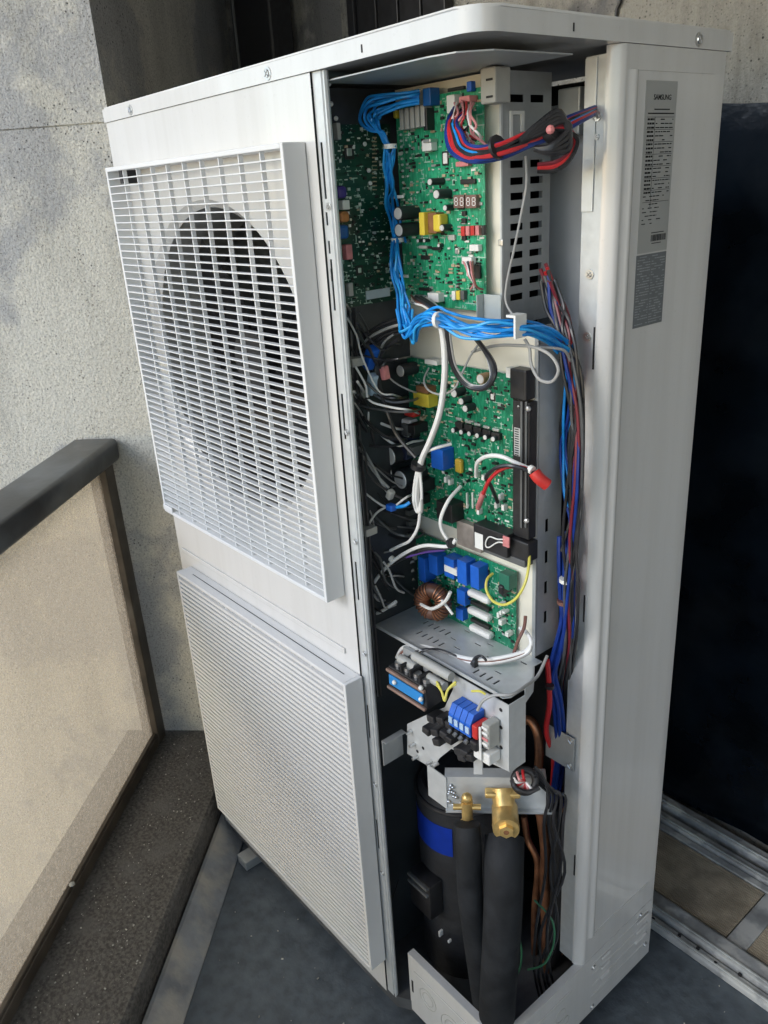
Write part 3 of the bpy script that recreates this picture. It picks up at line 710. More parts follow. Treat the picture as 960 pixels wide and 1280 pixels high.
comp(B1, 'chip', 556, 198, 11, 17, 2, SMD[0], YP); comp(B1, 'chip_sticker', 556, 198, 8, 13, 2.6, M_WHITE, YP)
comp(B1, 'connector', 563, 130, 14, 20, 14, M_WHITE, YP)
comp(B1, 'connector', 580, 124, 18, 7, 15, M_PINK, YP)
comp(B1, 'connector', 586, 108, 8, 11, 8, M_BLUE, YP); comp(B1, 'connector', 569, 111, 28, 4, 5, SMD[0], YP)
comp(B1, 'connector', 577, 205, 22, 6, 8, M_PINK, YP); comp(B1, 'display', 584, 227, 26, 6, 4, SMD[0], YP)
o = comp(B1, 'seven_segment_display', 573, 252, 19, 16, 8, mat('display_face', (.20, .12, .10), .3, 0, .1, 60), YP)
o2 = comp(B1, 'seven_segment_display', 588, 252, 19, 16, 8, mat('display_face', (.2, .12, .1)), YP)
for px in (570, 577, 585, 592):
    c = at(px, 252, 'y', YP - .0083); mb = MB()
    for dz in (-.0045, 0, .0045): mb.box(c.x - .0022, c.x + .0022, YP - .0084, YP - .0081, c.z + dz - .0005, c.z + dz + .0005)
    for dx in (-.0026, .0026):
        for dz in (-.0022, .0022): mb.box(c.x + dx - .0005, c.x + dx + .0005, YP - .0084, YP - .0081, c.z + dz - .0016, c.z + dz + .0016)
    mb.build('digit', M_WHITE, o)
ecap(B1, 537, 227.5, 9, 24, YP); ecap(B1, 545, 243, 12, 24, YP); ecap(B1, 556, 260, 8, 14, YP); ecap(B1, 552, 285, 9, 16, YP)
ecap(B1, 497, 267, 18, 34, YP); ecap(B1, 498, 288, 18, 34, YP); ecap(B1, 522, 301, 5, 10, YP); ecap(B1, 530, 301, 5, 10, YP); ecap(B1, 548, 307, 5, 8, YP)
comp(B1, 'transformer_core', 538, 279, 22, 26, 15, M_BROWN, YP); comp(B1, 'transformer_winding', 545, 279, 14, 22, 17, M_YEL, YP, .003); comp(B1, 'transformer_tape', 527, 280, 10, 29, 22, M_YEL, YP)
for k in range(4): comp(B1, 'dip_switch', 578 + 6 * k, 289 - .3 * k, 6.5, 12, 6, M_PINK if k % 2 else M_RED, YP)
comp(B1, 'dip_switch_end', 603, 288, 4, 12, 6, SMD[0], YP)
for y_ in (267, 276, 298): comp(B1, 'push_button', 579, y_, 7, 6, 4, SMD[0], YP)
comp(B1, 'chip', 564, 297, 12, 7, 4, M_GREY, YP); comp(B1, 'connector', 592, 310, 16, 8, 8, M_WHITE, YP); comp(B1, 'chip', 571, 314, 8, 7, 3, SMD[3], YP)
comp(B1, 'chip', 531, 322, 18, 6, 2, SMD[0], YP); comp(B1, 'fuse', 528, 309, 16, 4, 5, M_GREY, YP); comp(B1, 'chip', 545, 311, 18, 4, 4, SMD[0], YP)
comp(B1, 'connector', 583, 326, 18, 9, 10, M_WHITE, YP); comp(B1, 'connector', 585, 337, 7, 17, 10, M_WHITE, YP); comp(B1, 'chip', 596, 340, 10, 17, 4, SMD[0], YP)
for k in range(3): comp(B1, 'connector', 566.5 + 5.5 * k, 369.5 - .2 * k, 7, 12, 7, (M_WHITE, M_YEL, M_GREYD)[k], YP)
for k in range(9): comp(B1, 'terminal_pin', 571.5, 330 + 4.2 * k, 4, 2.4, 3, SMD[0], YP)
comp(B1, 'connector', 520, 375, 22, 12, 12, M_WHITE, YP); comp(B1, 'connector', 541, 372, 22, 12, 12, M_WHITE, YP); comp(B1, 'chip', 530, 362, 24, 4, 5, SMD[0], YP)
for k, (px, py) in enumerate(((503, 345), (497, 246))):
    c = at(px, py, 'y', YP - .02); MB().box(c.x - .008, c.x + .012, YP - .021, YP - .018, c.z - .002, c.z + .002, .0008).build('clip_pin', M_WHITE, B1)
for (sx, sz, nx_) in ((bx0 + .005, bz1 - .006, 0), (bx1 - .006, bz0 + .006, 0)): screw((sx, YP, sz), (0, -1, 0), B1, .003)
# slotted grey clip and clear guard on the right
CL = thing('wire_clip', (.79, .13, 1.55), 'grey slotted plastic wire clip at top right of main board', 'clip')
c = at(611, 107, 'y', .13)
mb = MB(); mb.box(c.x - .012, c.x + .012, .128, .155, c.z - .019, c.z + .019, .002); mb.build('body', M_GREY, CL)
mb = MB()
for dz in (-.012, .006): mb.box(c.x - .002, c.x + .008, .1272, .1282, c.z + dz - .0012, c.z + dz + .0012)
mb.build('slot', M_BLACK, CL)
c = at(613, 384, 'y', .14)
mb = MB(); mb.box(c.x - .012, c.x + .018, .14, .142, c.z - .016, c.z + .016, .001); mb.box(c.x - .0135, c.x - .0122, .128, .142, c.z - .016, c.z + .016)
tag(mb.build('board_guard', mat('milky_plastic', (.42, .46, .46), .3, 0, .1, 30), base=c), 'milky grey plastic guard at bottom right of main board', 'guard')

# ---- dark board on the left partition (faces right)
B2 = thing('circuit_board', (.602, .10, 1.32), 'dark green circuit board on the left partition in the shade', 'circuit board')
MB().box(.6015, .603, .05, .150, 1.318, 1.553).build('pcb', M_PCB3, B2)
rr = random.Random(4); acc = [MB() for _ in SMD]
for k in range(210):
    y, z = rr.uniform(.054, .145), rr.uniform(1.322, 1.548); i = rr.choices(range(4), (4, 1, 2, 2))[0]; l = rr.uniform(.0015, .005); h = rr.uniform(.0012, .004)
    acc[i].box(.6031, .6031 + rr.uniform(.0008, .003), y, y + l, z, z + h)
for i in range(4): tag(acc[i].build('chip_scatter', SMD[i], B2), kind='stuff')
def compx(parent, name, px, py, w, h, d, m, bev=.001):
    c = at(px, py, 'x', .603 + d / 1000); MB().box(.6031, .603 + d / 1000, c.y - w / 2000, c.y + w / 2000, c.z - h / 2000, c.z + h / 2000, bev).build(name, m, parent)
compx(B2, 'connector', 424, 164, 6, 20, 10, M_GREY); compx(B2, 'chip', 437, 190, 16, 18, 2, SMD[0]); compx(B2, 'chip_sticker', 437, 190, 9, 10, 2.6, SMD[3])
compx(B2, 'connector', 433, 256, 12, 12, 10, M_WHITE); compx(B2, 'choke', 432, 271, 16, 14, 12, M_ORNG, .004); compx(B2, 'choke', 431, 290, 16, 18, 14, M_BLUED, .004); compx(B2, 'choke', 429, 240, 16, 16, 14, mat('violet_winding', (.05, .03, .22), .4), .005)
compx(B2, 'connector', 437, 315, 11, 20, 10, M_PINK); compx(B2, 'connector', 439, 362, 8, 18, 8, M_GREY); compx(B2, 'chip', 450, 338, 13, 13, 2, SMD[0]); compx(B2, 'chip_sticker', 450, 338, 6, 7, 2.6, SMD[3])
c = at(473, 367, 'x', .606); MB().box(.604, .606, c.y - .022, c.y + .022, c.z - .006, c.z + .006).build('sticker', mat('pale_blue_sticker', (.45, .52, .58), .5), B2)
mb = MB()
for px, py in ((456, 180), (461, 213), (463, 229), (414, 130), (420, 148), (411, 105)): p = at(px, py, 'x', .607); mb.ball(p, .003, 8)
mb.build('standoff', M_WHITE, B2)
mb = MB()
for k in range(14): p = at(467, 172 + 5 * k, 'x', .6045); mb.cbox(p, .002, .004, .0015)
for k in range(14): p = at(470, 172 + 5 * k, 'x', .6045); mb.cbox(p, .002, .0015, .0015)
mb.build('solder_row', SMD[1], B2)

# ---- inverter board
YI = .163
B3 = thing('circuit_board', (.72, YI, .96), 'green inverter circuit board with yellow transformer below the blue loom', 'circuit board')
a, b = at(500, 560, 'y', YI), at(641, 560, 'y', YI)
ix0, ix1 = .600, b.x; iz1, iz0 = at(580, 458, 'y', YI).z, at(600, 672, 'y', YI).z
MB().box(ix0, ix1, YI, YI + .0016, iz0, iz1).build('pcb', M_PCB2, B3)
smd(B3, ix0 + .006, ix1 - .006, iz0 + .006, iz1 - .006, YI, 440, 2, .06)
comp(B3, 'transformer', 526, 500, 34, 20, 20, M_YEL, YI); comp(B3, 'transformer_core', 527, 487, 26, 10, 18, M_BROWN, YI)
ecap(B3, 500, 464, 20, 30, YI); ecap(B3, 567, 492, 13, 20, YI); ecap(B3, 576, 502, 11, 18, YI); ecap(B3, 581, 511, 11, 18, YI); ecap(B3, 553, 484, 8, 12, YI)
comp(B3, 'relay', 486, 483, 18, 18, 22, M_ORNG, YI); comp(B3, 'film_capacitor', 488, 497, 22, 12, 22, mat('dark_blue_film', (.02, .05, .30), .4), YI)
comp(B3, 'film_capacitor', 510, 517, 24, 12, 18, M_RED, YI, .004); comp(B3, 'connector', 505, 529, 28, 12, 18, M_WHITE, YI, .003)
comp(B3, 'relay', 508, 541, 30, 14, 16, M_DARK, YI); comp(B3, 'connector', 507, 545, 10, 6, 19, M_WHITE, YI)
mb_y = YI
for k in range(5): comp(B3, 'power_switch', 573 + 11.5 * k, 532 + 3.4 * k, 15, 10, 7, SMD[0], YI); comp(B3, 'switch_tab', 573 + 11.5 * k, 524 + 3.4 * k, 12, 4, 4, SMD[3], YI)
for k in range(6): ecap(B3, 566 + 10 * k, 538 + 2.2 * k, 8, 14, YI)
ecap(B3, 600, 474, 15, 16, YI, mat('gold_sleeve', (.38, .25, .14), .4, .5)); comp(B3, 'connector', 538, 453, 26, 7, 12, M_WHITE, YI); comp(B3, 'chip', 615, 496, 10, 12, 2, SMD[0], YI); comp(B3, 'chip_sticker', 615, 496, 6, 8, 2.6, M_WHITE, YI)
comp(B3, 'connector', 635, 466, 8, 14, 10, M_WHITE, YI)
comp(B3, 'relay', 546, 574, 26, 32, 24, M_BLUE, YI); comp(B3, 'varistor', 572, 583, 14, 22, 8, mat('ochre_disc', (.50, .34, .04), .4), YI, .003)
for px, py in ((594, 594), (603, 597), (619, 632), (628, 635), (597, 640), (556, 600), (561, 603), (624, 622)): comp(B3, 'terminal_tab', px, py, 5, 9, 9, M_WHITE, YI)
for px in (583, 590): comp(B3, 'jumper', px, 626, 2.5, 26, 4, SMD[2], YI)
comp(B3, 'relay', 555, 640, 34, 30, 26, M_DARK, YI)
# left-hand reservoir capacitors in the dark
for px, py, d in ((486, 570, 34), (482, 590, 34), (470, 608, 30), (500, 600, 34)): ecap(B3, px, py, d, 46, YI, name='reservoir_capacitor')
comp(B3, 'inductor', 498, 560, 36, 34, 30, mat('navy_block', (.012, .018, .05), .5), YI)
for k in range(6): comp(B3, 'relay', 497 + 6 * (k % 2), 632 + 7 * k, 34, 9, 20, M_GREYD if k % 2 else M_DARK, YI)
# heatsink module on the right
B4 = thing('power_module', (.84, .15, 1.0), 'black upright power module bar with grey sticker beside inverter board', 'power module')
def pxbox(mb, px0, px1, py0, py1, y, d, bev=.001):
    a = at(px0, (py0 + py1) / 2, 'y', y - d); b = at(px1, (py0 + py1) / 2, 'y', y - d); zt_ = at((px0 + px1) / 2, py0, 'y', y - d).z; zb_ = at((px0 + px1) / 2, py1, 'y', y - d).z
    return mb.box(a.x, b.x, y - d, y, zb_, zt_, bev)
mb = MB(); pxbox(mb, 641, 661, 502, 672, .169, .016, .001); mb.build('body', M_DARK, B4)
mb = MB(); pxbox(mb, 637, 657, 462, 500, .169, .020, .002); mb.build('head', M_DARK, B4)
mb = MB(); pxbox(mb, 650, 652.5, 502, 660, .1525, .002, .0004); pxbox(mb, 656, 658, 502, 660, .1525, .002, .0004); mb.build('ridge', M_GREYD, B4)
mb = MB(); pxbox(mb, 642.5, 650, 535, 570, .1527, .0012, .0003); st = mb.build('sticker', mat('sticker_grey', (.45, .45, .43), .5), B4)
mb = MB(); c = at(646, 552, 'y', .151)
for k in range(12): mb.box(c.x - .004, c.x + .003, .1512, .1515, c.z - .02 + .0033 * k, c.z - .0185 + .0033 * k)
mb.build('print', M_INK, st)
mb = MB(); pxbox(mb, 637, 660, 676, 700, .169, .022, .002); mb.build('foot', M_DARK, B4)
for px, py in ((660, 511), (658, 651), (648, 508)):
    p = at(px, py, 'y', .150); MB().ball(p, .0042 if px != 648 else .002, 8).build('screw', M_SCREW, B4)
# rectifier block with a spring clip
B5 = thing('rectifier_block', (.79, .15, .87), 'black rectifier block with white label and wire spring clip', 'rectifier')
mb = MB(); pxbox(mb, 571, 601, 656, 686, YI, .012); mb.build('base', M_TAN, B5)
mb = MB(); pxbox(mb, 592, 634, 662, 690, YI, .024); mb.build('body', M_DARK, B5)
mb = MB(); pxbox(mb, 593.5, 603.5, 667, 686, YI - .0242, .0008, 0); mb.build('label_patch', M_WHITE, B5)
c = [at(x, y, 'y', YI - .0265) for x, y in ((632, 674), (622, 674), (612, 671), (607.5, 677), (607.5, 683), (612, 684), (622, 678), (632, 679))]
MB().tube(c, .0011, 6).build('spring_clip', M_WHITE, B5)
mb = MB(); pxbox(mb, 628, 636, 671, 684, YI - .0245, .003); mb.build('plug', M_PINK, B5)
mb = MB(); pxbox(mb, 604, 656, 692, 700, YI, .018); mb.build('rail', M_GREYD, B5)

# ---- filter board
YF = .163
B6 = thing('circuit_board', (.72, YF, .83), 'green filter circuit board with toroid choke and blue block capacitors', 'circuit board')
fx1 = at(645, 770, 'y', YF).x; fz1 = at(560, 680, 'y', YF).z; fz0 = at(585, 785, 'y', YF).z
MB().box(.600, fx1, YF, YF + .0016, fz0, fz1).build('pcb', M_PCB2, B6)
smd(B6, .605, fx1 - .006, fz0 + .006, fz1 - .006, YF, 240, 3, .1)
for px, py, w_, h_, d_ in ((527, 712, 16, 44, 24), (541, 706, 20, 34, 22), (561, 710, 22, 34, 22), (577, 716, 20, 40, 22), (593, 722, 18, 38, 22), (576, 747, 18, 26, 14), (574, 768, 16, 20, 12), (535, 738, 20, 22, 14)):
    comp(B6, 'block_capacitor', px, py, w_, h_, d_, M_BLUE, YF)
comp(B6, 'sticker', 563, 713, 28, 11, 23, M_WHITE, YF, .0002)
for px, py in ((596, 747), (596, 769), (598, 791)):
    comp(B6, 'fuse', px, py, 46, 11, 14, M_WHITE, YF, .004); comp(B6, 'fuse_gap', px + 3, py + 11, 40, 6, 8, SMD[0], YF)
# toroid
TC = at(541, 752, 'y', .125)
mb = MB(); mb.torus(TC, .0195, .012, (.35, -.9, .1), 28, 12); tor = mb.build('toroid', mat('toroid_core', (.10, .045, .03), .5, 0, .3, 60), B6, True)
mb = MB(); q = Vector((.35, -.9, .1)).to_track_quat('Z', 'Y')
for k in range(26):
    if k in (6, 7, 19, 20): continue
    a = 2 * math.pi * k / 26; rd = q @ Vector((math.cos(a), math.sin(a), 0)); tg = q @ Vector((-math.sin(a), math.cos(a), 0))
    mb.torus(TC + rd * .0195, .0132, .0012, tg, 12, 5)
mb.build('winding', M_COP, tor, True)
p = [at(x, y, 'y', .108) for x, y in ((526, 755), (540, 761), (556, 752), (563, 740))]; MB().tube(p, .0028).build('strap', M_WHITE, tor, True)
p = [at(x, y, 'y', .115) for x, y in ((552, 750), (560, 760), (566, 768))]; MB().tube(p, .0022).build('lead', M_WHITE, tor)
mb = MB(); rr = random.Random(11)
for k in range(16):
    p = at(rr.uniform(620, 652), rr.uniform(755, 800), 'y', YF - .01)
    if p.x < fx1 - .008 and p.z > fz0 + .005: mb.cbox((p.x, YF - .006, p.z), rr.uniform(.004, .009), .012, rr.uniform(.004, .01), .001)
mb.build('connector_cluster', SMD[2], B6)
for k in range(4): comp(B6, 'connector', 514, 697 + 17 * k, 8, 12, 10, M_GREY, YF)
comp(B6, 'relay', 630, 727, 20, 24, 18, mat('green_relay', (.02, .14, .09), .45), YF); comp(B6, 'coil', 625, 738, 10, 16, 22, M_DARK, YF, .003)

# ================================================================== TERMINALS UNDER THE SHELF
def pxpt(l, y): return [at(x, yy, 'y', y) for x, yy in l]
TB = thing('terminal_block', (.72, .03, .74), 'long brown power terminal block with a blue marking strip', 'terminal block')
p0, p1 = at(484, 835, 'y', .02), at(532, 874, 'y', .02)
zb, zt_ = .735, .775; xa, xb = p0.x, p1.x
MB().box(xa, xb, .022, .056, zb, zt_, .002).build('body', M_DARK, TB); MB().box(xa + .005, xb - .005, .05, .0575, zt_ + .0002, .7984, .0005).build('hanger', M_STEELD, TB)
MB().box(xa + .004, xb - .006, .0185, .0218, zb + .009, zb + .027, .001).build('marking_strip', mat('marking_blue', (.02, .22, .55), .45), TB)
mb = MB(); mb.box(xa, xb, .0165, .0215, zt_ - .008, zt_ - .003, .001); mb.box(xa, xb, .0165, .0215, zb, zb + .005, .001); mb.build('rail', mat('rail_brown', (.30, .20, .16), .4, .2, .15, 40), TB)
for k in range(4):
    x = xa + .012 + (xb - xa - .024) * k / 3; MB().cyl((x, .035, zt_), (x, .035, zt_ + .006), .007, None, 10).build('terminal_screw', M_SCREW, TB)
    if k < 3: MB().box(x + .014, x + .018, .024, .055, zt_, zt_ + .012, .0005).build('divider', M_DARK, TB)
for px, py in ((493, 853), (526, 860), (526, 874)): p = at(px, py, 'y', .016); MB().ball(p, .004, 8).build('cap', M_WHITE, TB)
TC2 = thing('terminal_block', (.82, .03, .72), 'four pole blue communication terminal block with red end plug', 'terminal block')
p0, p1 = at(560, 880, 'y', .026), at(588, 897, 'y', .026); wd = (p1.x - p0.x) / 4
for k in range(4):
    x = p0.x + wd * k
    mb = MB(); mb.prism([(x + .0006, .026, .7305), (x + .0006, .026, .752), (x + .0006, .034, .766), (x + .0006, .055, .766), (x + .0006, .055, .7305)], (wd - .0012, 0, 0)); o = mb.build('pole', M_BLUE, TC2)
    MB().box(x + .002, x + wd - .002, .0235, .0258, .737, .748, .0005).build('tag_strip', mat('tag_pale', (.40, .55, .72), .5), o)
    MB().box(x + .002, x + wd - .003, .024, .05, .718, .7295, .001).build('foot', M_DARK, o)
    MB().cyl((x + wd / 2, .0238, .725), (x + wd / 2, .019, .723), .0032, None, 8).build('screw', M_SCREW, o)
x = p1.x; MB().box(x + .001, x + .012, .026, .054, .732, .756, .003).build('end_plug', M_RED, TC2)
MB().box(x + .0, x + .014, .022, .05, .714, .7305, .003).build('plug_base', M_DARK, TC2)
WB = thing('connector', (.88, .03, .72), 'white ribbed plug with clear cover right of the blue terminals', 'connector')
MB().box(x + .016, x + .030, .032, .055, .722, .764, .002).build('body', M_GREY, WB)
for k in range(4): MB().box(x + .0172, x + .0288, .0298, .0318, .728 + .009 * k, .7325 + .009 * k, .001).build('rib', M_PINK if k == 1 else M_WHITE, WB)
MB().box(x + .0145, x + .0185, .027, .0296, .70, .758, .001).build('latch', M_WHITE, WB)
MB().box(x + .000, x + .013, .030, .055, .696, .7125, .002).build('foot', M_WHITE, WB)
MB().box(x + .0155, x + .030, .032, .0558, .694, .713, .002).build('foot', M_WHITE, WB)
for i, (pts, lab) in enumerate(((((540, 898), (552, 900), (534, 913), (545, 915), (556, 918), (563, 906), (547, 927), (562, 924)), 'cluster of black plugs hanging under the power terminals'),
                               (((574, 938), (582, 941), (588, 946), (578, 946)), 'small black plug pair lower on the galvanised plate'),
                               (((571, 893), (577, 898), (583, 903)), 'row of little black plugs below the blue terminals'))):
    t = thing('connector', at(*pts[0], 'y', .05), lab, 'connector')
    for px, py in pts:
        p = at(px, py, 'y', .036); a = random.uniform(-.4, .4)
        MB().cbox((p.x, .0435, p.z), .016, .0245, .012, .002, Matrix.Rotation(a, 4, 'Y')).build('plug', M_RUB, t)
# two grey ferrite sleeves lying on the shelf
FS = thing('ferrite_sleeve', (.70, .07, .81), 'grey ferrite sleeves lying along the shelf edge above power terminals', 'ferrite')
for (q0, q1, r) in (((502, 822), (522, 833), .0075), ((520, 819), (566, 844), .0075), ((536, 844), (558, 857), .007)):
    a, b = at(*q0, 'y', .045), at(*q1, 'y', .045); b.z = a.z; a.y = b.y = .042; MB().cyl(a, b, r, None, 16).build('sleeve', M_GREY, FS, True)

# ================================================================== REFRIGERANT PARTS
CP = thing('compressor', (.665, .185, .03), 'black jacketed compressor cylinder with bright blue tape band', 'compressor')
cx, cy, cr = .668, .184, .083
mb = MB(); mb.cyl((cx, cy, .03), (cx, cy, .438), cr, None, 40); mb.cyl((cx, cy, .438), (cx, cy, .455), cr, cr * .9, 40); CB = mb.build('jacket', M_FELT, CP, True)
MB().torus((cx, cy, .439), cr + .001, .004, (0, 0, 1), 40, 8).build('rim', M_RUB, CP, True)
MB().torus((cx, cy, .456), cr * .86, .003, (0, 0, 1), 40, 8).build('rim', M_RUB, CP, True)
def band(name, z0, z1, a0, a1, m, r=.0012):
    mb = MB(); N = 16; V = []
    for i in range(N + 1):
        a = math.radians(a0 + (a1 - a0) * i / N); c_, s_ = math.cos(a), math.sin(a)
        V.append([mb.bm.verts.new((cx + (cr + r) * c_, cy + (cr + r) * s_, z)) for z in (z0, z1)])
    for i in range(N): mb.bm.faces.new((V[i][0], V[i + 1][0], V[i + 1][1], V[i][1]))
    bmesh.ops.solidify(mb.bm, geom=mb.bm.faces[:], thickness=.001)
    mb.build(name, m, CP, True)
band('tape_band', .340, .405, -132, -56, M_TAPE); band('tape_band', .178, .215, -128, -92, M_TAPE)
a = math.radians(-92); c = Vector((cx + (cr + .012) * math.cos(a), cy + (cr + .012) * math.sin(a), .238))
rz = Matrix.Rotation(a + math.pi / 2, 4, 'Z')
cv = MB().cbox(c, .062, .034, .085, .006, rz).build('terminal_cover', M_DARK, CP, True)
mb = MB()
for dz in (.036, .020): mb.cbox(c + Vector((math.cos(a), math.sin(a), 0)) * .0185 + Vector((0, 0, dz)), .056, .008, .006, .002, rz)
mb.build('ridge', M_GREYD, cv)
mb = MB(); p = at(551, 1166, 'y', .10); mb.cbox(p, .004, .01, .014, .001); mb.cbox(at(562, 1176, 'y', .10), .004, .008, .006, .001); mb.build('clip', M_WHITE, CP)

def thingmesh(mb, name, m, base, label, cat, group=None, smooth=True): return tag(mb.build(name, m, None, smooth, base), label, cat, group)
SV = -.575
P2 = [ats(x, y, s) for x, y, s in ((631, 1046, -.545), (630, 1080, -.575), (629, 1130, -.59), (626, 1190, -.59), (622, 1250, -.585), (620, 1330, -.58))]
P1 = [ats(x, y, s) for x, y, s in ((584, 1030, -.55), (586, 1070, -.568), (588, 1120, -.572), (594, 1170, -.568), (602, 1230, -.56), (612, 1320, -.55))]
P2[-1].z = max(P2[-1].z, .035); P1[-1].z = max(P1[-1].z, .035)
thingmesh(MB().tube(P2, .0310, 22, 8), 'insulated_pipe', M_FOAM, P2[-1], 'thick black foam insulated pipe below the big brass valve', 'pipe')
thingmesh(MB().tube(P1, .0205, 20, 8), 'insulated_pipe', M_FOAM, P1[-1], 'thinner leaning foam insulated pipe left of the thick one', 'pipe')
# big brass valve
vc = ats(632, 1028, -.55); nS = ST(-1, 0, 0); tS = ST(0, 1, 0)
V = thing('service_valve', vc, 'large brass service valve with round hexagon socket cap', 'valve')
top = ats(628, 990, -.515)
mb = MB(); mb.cyl(vc - nS * .02 + Vector((0, 0, .002)), top - nS * .008, .017, .019, 18); mb.cyl(vc + nS * -.032, vc + nS * .006, .021, .021, 18); mb.build('body', M_BRASS, V, True)
mb = MB(); mb.cyl(vc + nS * .0065, vc + nS * .016, .0215, .0205, 24); mb.build('cap', M_BRASS, V, True)
mb = MB(); mb.cyl(vc + nS * .0162, vc + nS * .0215, .0125, .0118, 6); mb.build('hex_nut', M_BRASS, V); MB().cyl(vc + nS * .0216, vc + nS * .0220, .0045, .0045, 8).build('socket', M_BROWN, V)
mb = MB(); stbox(mb, -.525, -.508, (top.x + top.y) * R2 - .028, (top.x + top.y) * R2 + .028, top.z - .006, top.z + .004, .003); mb.build('flange', M_BRASS, V, True)
MB().cyl(vc - Vector((0, 0, .02)) - nS * .012, vc - Vector((0, 0, .045)) - nS * .014, .015, .016, 16).build('neck', M_BRASS, V, True)
v2 = ats(584, 1016, -.53)
V = thing('service_valve', v2, 'small brass service valve above the thinner insulated pipe', 'valve')
mb = MB(); mb.cyl(v2 + Vector((0, 0, .024)), v2 - Vector((0, 0, .016)), .0095, .0085, 14); mb.build('body', M_BRASS, V, True)
mb = MB(); mb.cyl(v2 + Vector((0, 0, -.017)), v2 + Vector((0, 0, -.034)), .0115, .011, 6); mb.build('nut', M_BRASS, V)
mb = MB(); mb.cyl(v2 - tS * .022 + Vector((0, 0, .012)), v2 + tS * .022 + Vector((0, 0, .012)), .005, .005, 10); mb.ball(v2 + Vector((0, 0, .030)), .009, 12); mb.build('stem', M_BRASS, V, True)
for l, y, r, lab, mm in ((((702, 845), (710, 870), (713, 910), (711, 960), (706, 1040), (703, 1130), (700, 1190)), .30, .008, 'bent copper pipe in the gap beside the side panel', M_COP),
                     (((648, 905), (662, 900), (672, 918), (674, 950), (668, 990)), .24, .008, 'short arched copper pipe behind the terminal plate', M_COP),
                     (((676, 1015), (682, 1060), (681, 1100), (683, 1170), (683, 1215)), .26, .010, 'upright copper pipe right of the big brass valve', M_COP),
                     (((655, 1020), (660, 1050), (672, 1080), (668, 1140), (668, 1200)), .27, .0065, 'thin bent copper pipe close behind the thick foam pipe', M_COP)):
    p = pxpt(l, y); thingmesh(MB().tube(p, r, 14, 6), 'copper_pipe', mm, p[0], lab, 'pipe')
p = pxpt(((690, 1010), (700, 1060), (698, 1130), (690, 1200)), .25)
thingmesh(MB().tube(p, .016, 14, 6), 'hose', M_RUB, p[0], 'black sleeved hose in the dark gap behind the valves', 'hose')

# ================================================================== WIRING
def wire(t, pts, m, r=.0019, seg=7): return MB().tube(pts, r, seg, 5).build('wire', m, t, True)
def tie(t, p, d, r, m=M_WHITE, wdt=.0028):
    d = Vector(d).normalized(); MB().cyl(p - d * wdt, p + d * wdt, r, None, 12).build('cable_tie', m, t, True)
def P3(l): return [at(x, y, 'y', d) for x, y, d in l]
def loom(t, path, n, spread, mats, r=.0018, seed=0, wob=.35):
    rr = random.Random(seed); C = P3(path)
    for k in range(n):
        a = 2 * math.pi * k / max(n, 1) + rr.random(); q = math.sqrt(rr.uniform(.1, 1)) if n > 4 else 1
        o = Vector((math.cos(a), .6 * math.sin(a + 1), math.sin(a))) * spread * q; pts = []
        for c in C:
            pts.append(c + o + Vector((rr.uniform(-1, 1), rr.uniform(-1, 1), rr.uniform(-1, 1))) * spread * wob)
        wire(t, pts, mats[k % len(mats)], r)
def start(l): return at(*l[0][:2], 'y', l[0][2])

l = [(524, 122, .122), (505, 133, .11), (478, 126, .098), (458, 128, .092), (452, 145, .092), (462, 162, .096), (480, 170, .10), (488, 183, .105)]
t = thing('wire_loom', start(l), 'bright blue loom looping left from the blue connector and down beside main board', 'wires')
for k in range(9):
    rr = random.Random(k); s = (k - 4) / 4
    jj = lambda a: rr.uniform(-a, a)
    q = [(524, 113 + 2 * k, .122), (505 + jj(3), 115 + 2 * k + jj(2), .11 + jj(.006)), (476 + jj(4), 119 + 3.2 * k + jj(2), .098 + jj(.008)), (456 + 2 * k + jj(3), 125 + 3 * k + jj(2), .092 + jj(.01)), (449 + 3 * k + jj(2), 146 + jj(4), .092 + jj(.01)), (460 + 1.6 * k, 163 - 1.2 * k + jj(2), .096 + jj(.006)), (479, 165 + 1.5 * k, .10), (488 + 3 * s, 183, .104)]
    wire(t, P3(q), W['blue'], .0018)
loom(t, [(488, 183, .104), (486, 205, .106), (488, 228, .112), (490, 250, .122), (494, 275, .135), (497, 300, .125)], 9, .0060, [W['blue'], W['blue'], W['sky']], .0018, 1, .75)
loom(t, [(497, 300, .125), (492, 322, .10), (497, 345, .098), (503, 365, .095), (504, 392, .085), (508, 412, .075)], 8, .0058, [W['blue'], W['sky'], W['blue']], .0018, 2, .75)
tie(t, at(488, 183, 'y', .104), (0, 0, 1), .0088); tie(t, at(497, 300, 'y', .125), (0, 0, 1), .0088)
l = [(506, 388, .085), (508, 412, .075), (514, 420, .072), (524, 404, .07), (540, 396, .068), (552, 400, .068), (580, 410, .072), (612, 411, .082), (650, 411, .112), (680, 418, .15), (706, 436, .19)]
t = thing('wire_loom', start(l), 'thick bright blue loom sweeping right under the main board', 'wires')
loom(t, l, 12, .0082, [W['blue'], W['blue'], W['sky']], .0020, 3, .6)
tie(t, at(549, 400, 'y', .068), (1, 0, .1), .0108); 
mb = MB(); p = at(652, 408, 'y', .107)
mb.box(p.x - .004, p.x - .001, .097, .117, p.z - .014, p.z + .014); mb.box(p.x - .016, p.x - .0042, .097, .117, p.z + .011, p.z + .014); mb.build('clip', M_WHITE, t)
l = [(706, 436, .19), (712, 470, .21), (707, 520, .215), (703, 560, .215), (707, 610, .215), (714, 650, .21), (710, 690, .2)]
t = thing('wire_loom', start(l), 'blue wires dropping through the narrow gap beside side panel', 'wires')
loom(t, l, 6, .006, [W['blue'], W['navy'], W['black']], .0020, 5, .8)
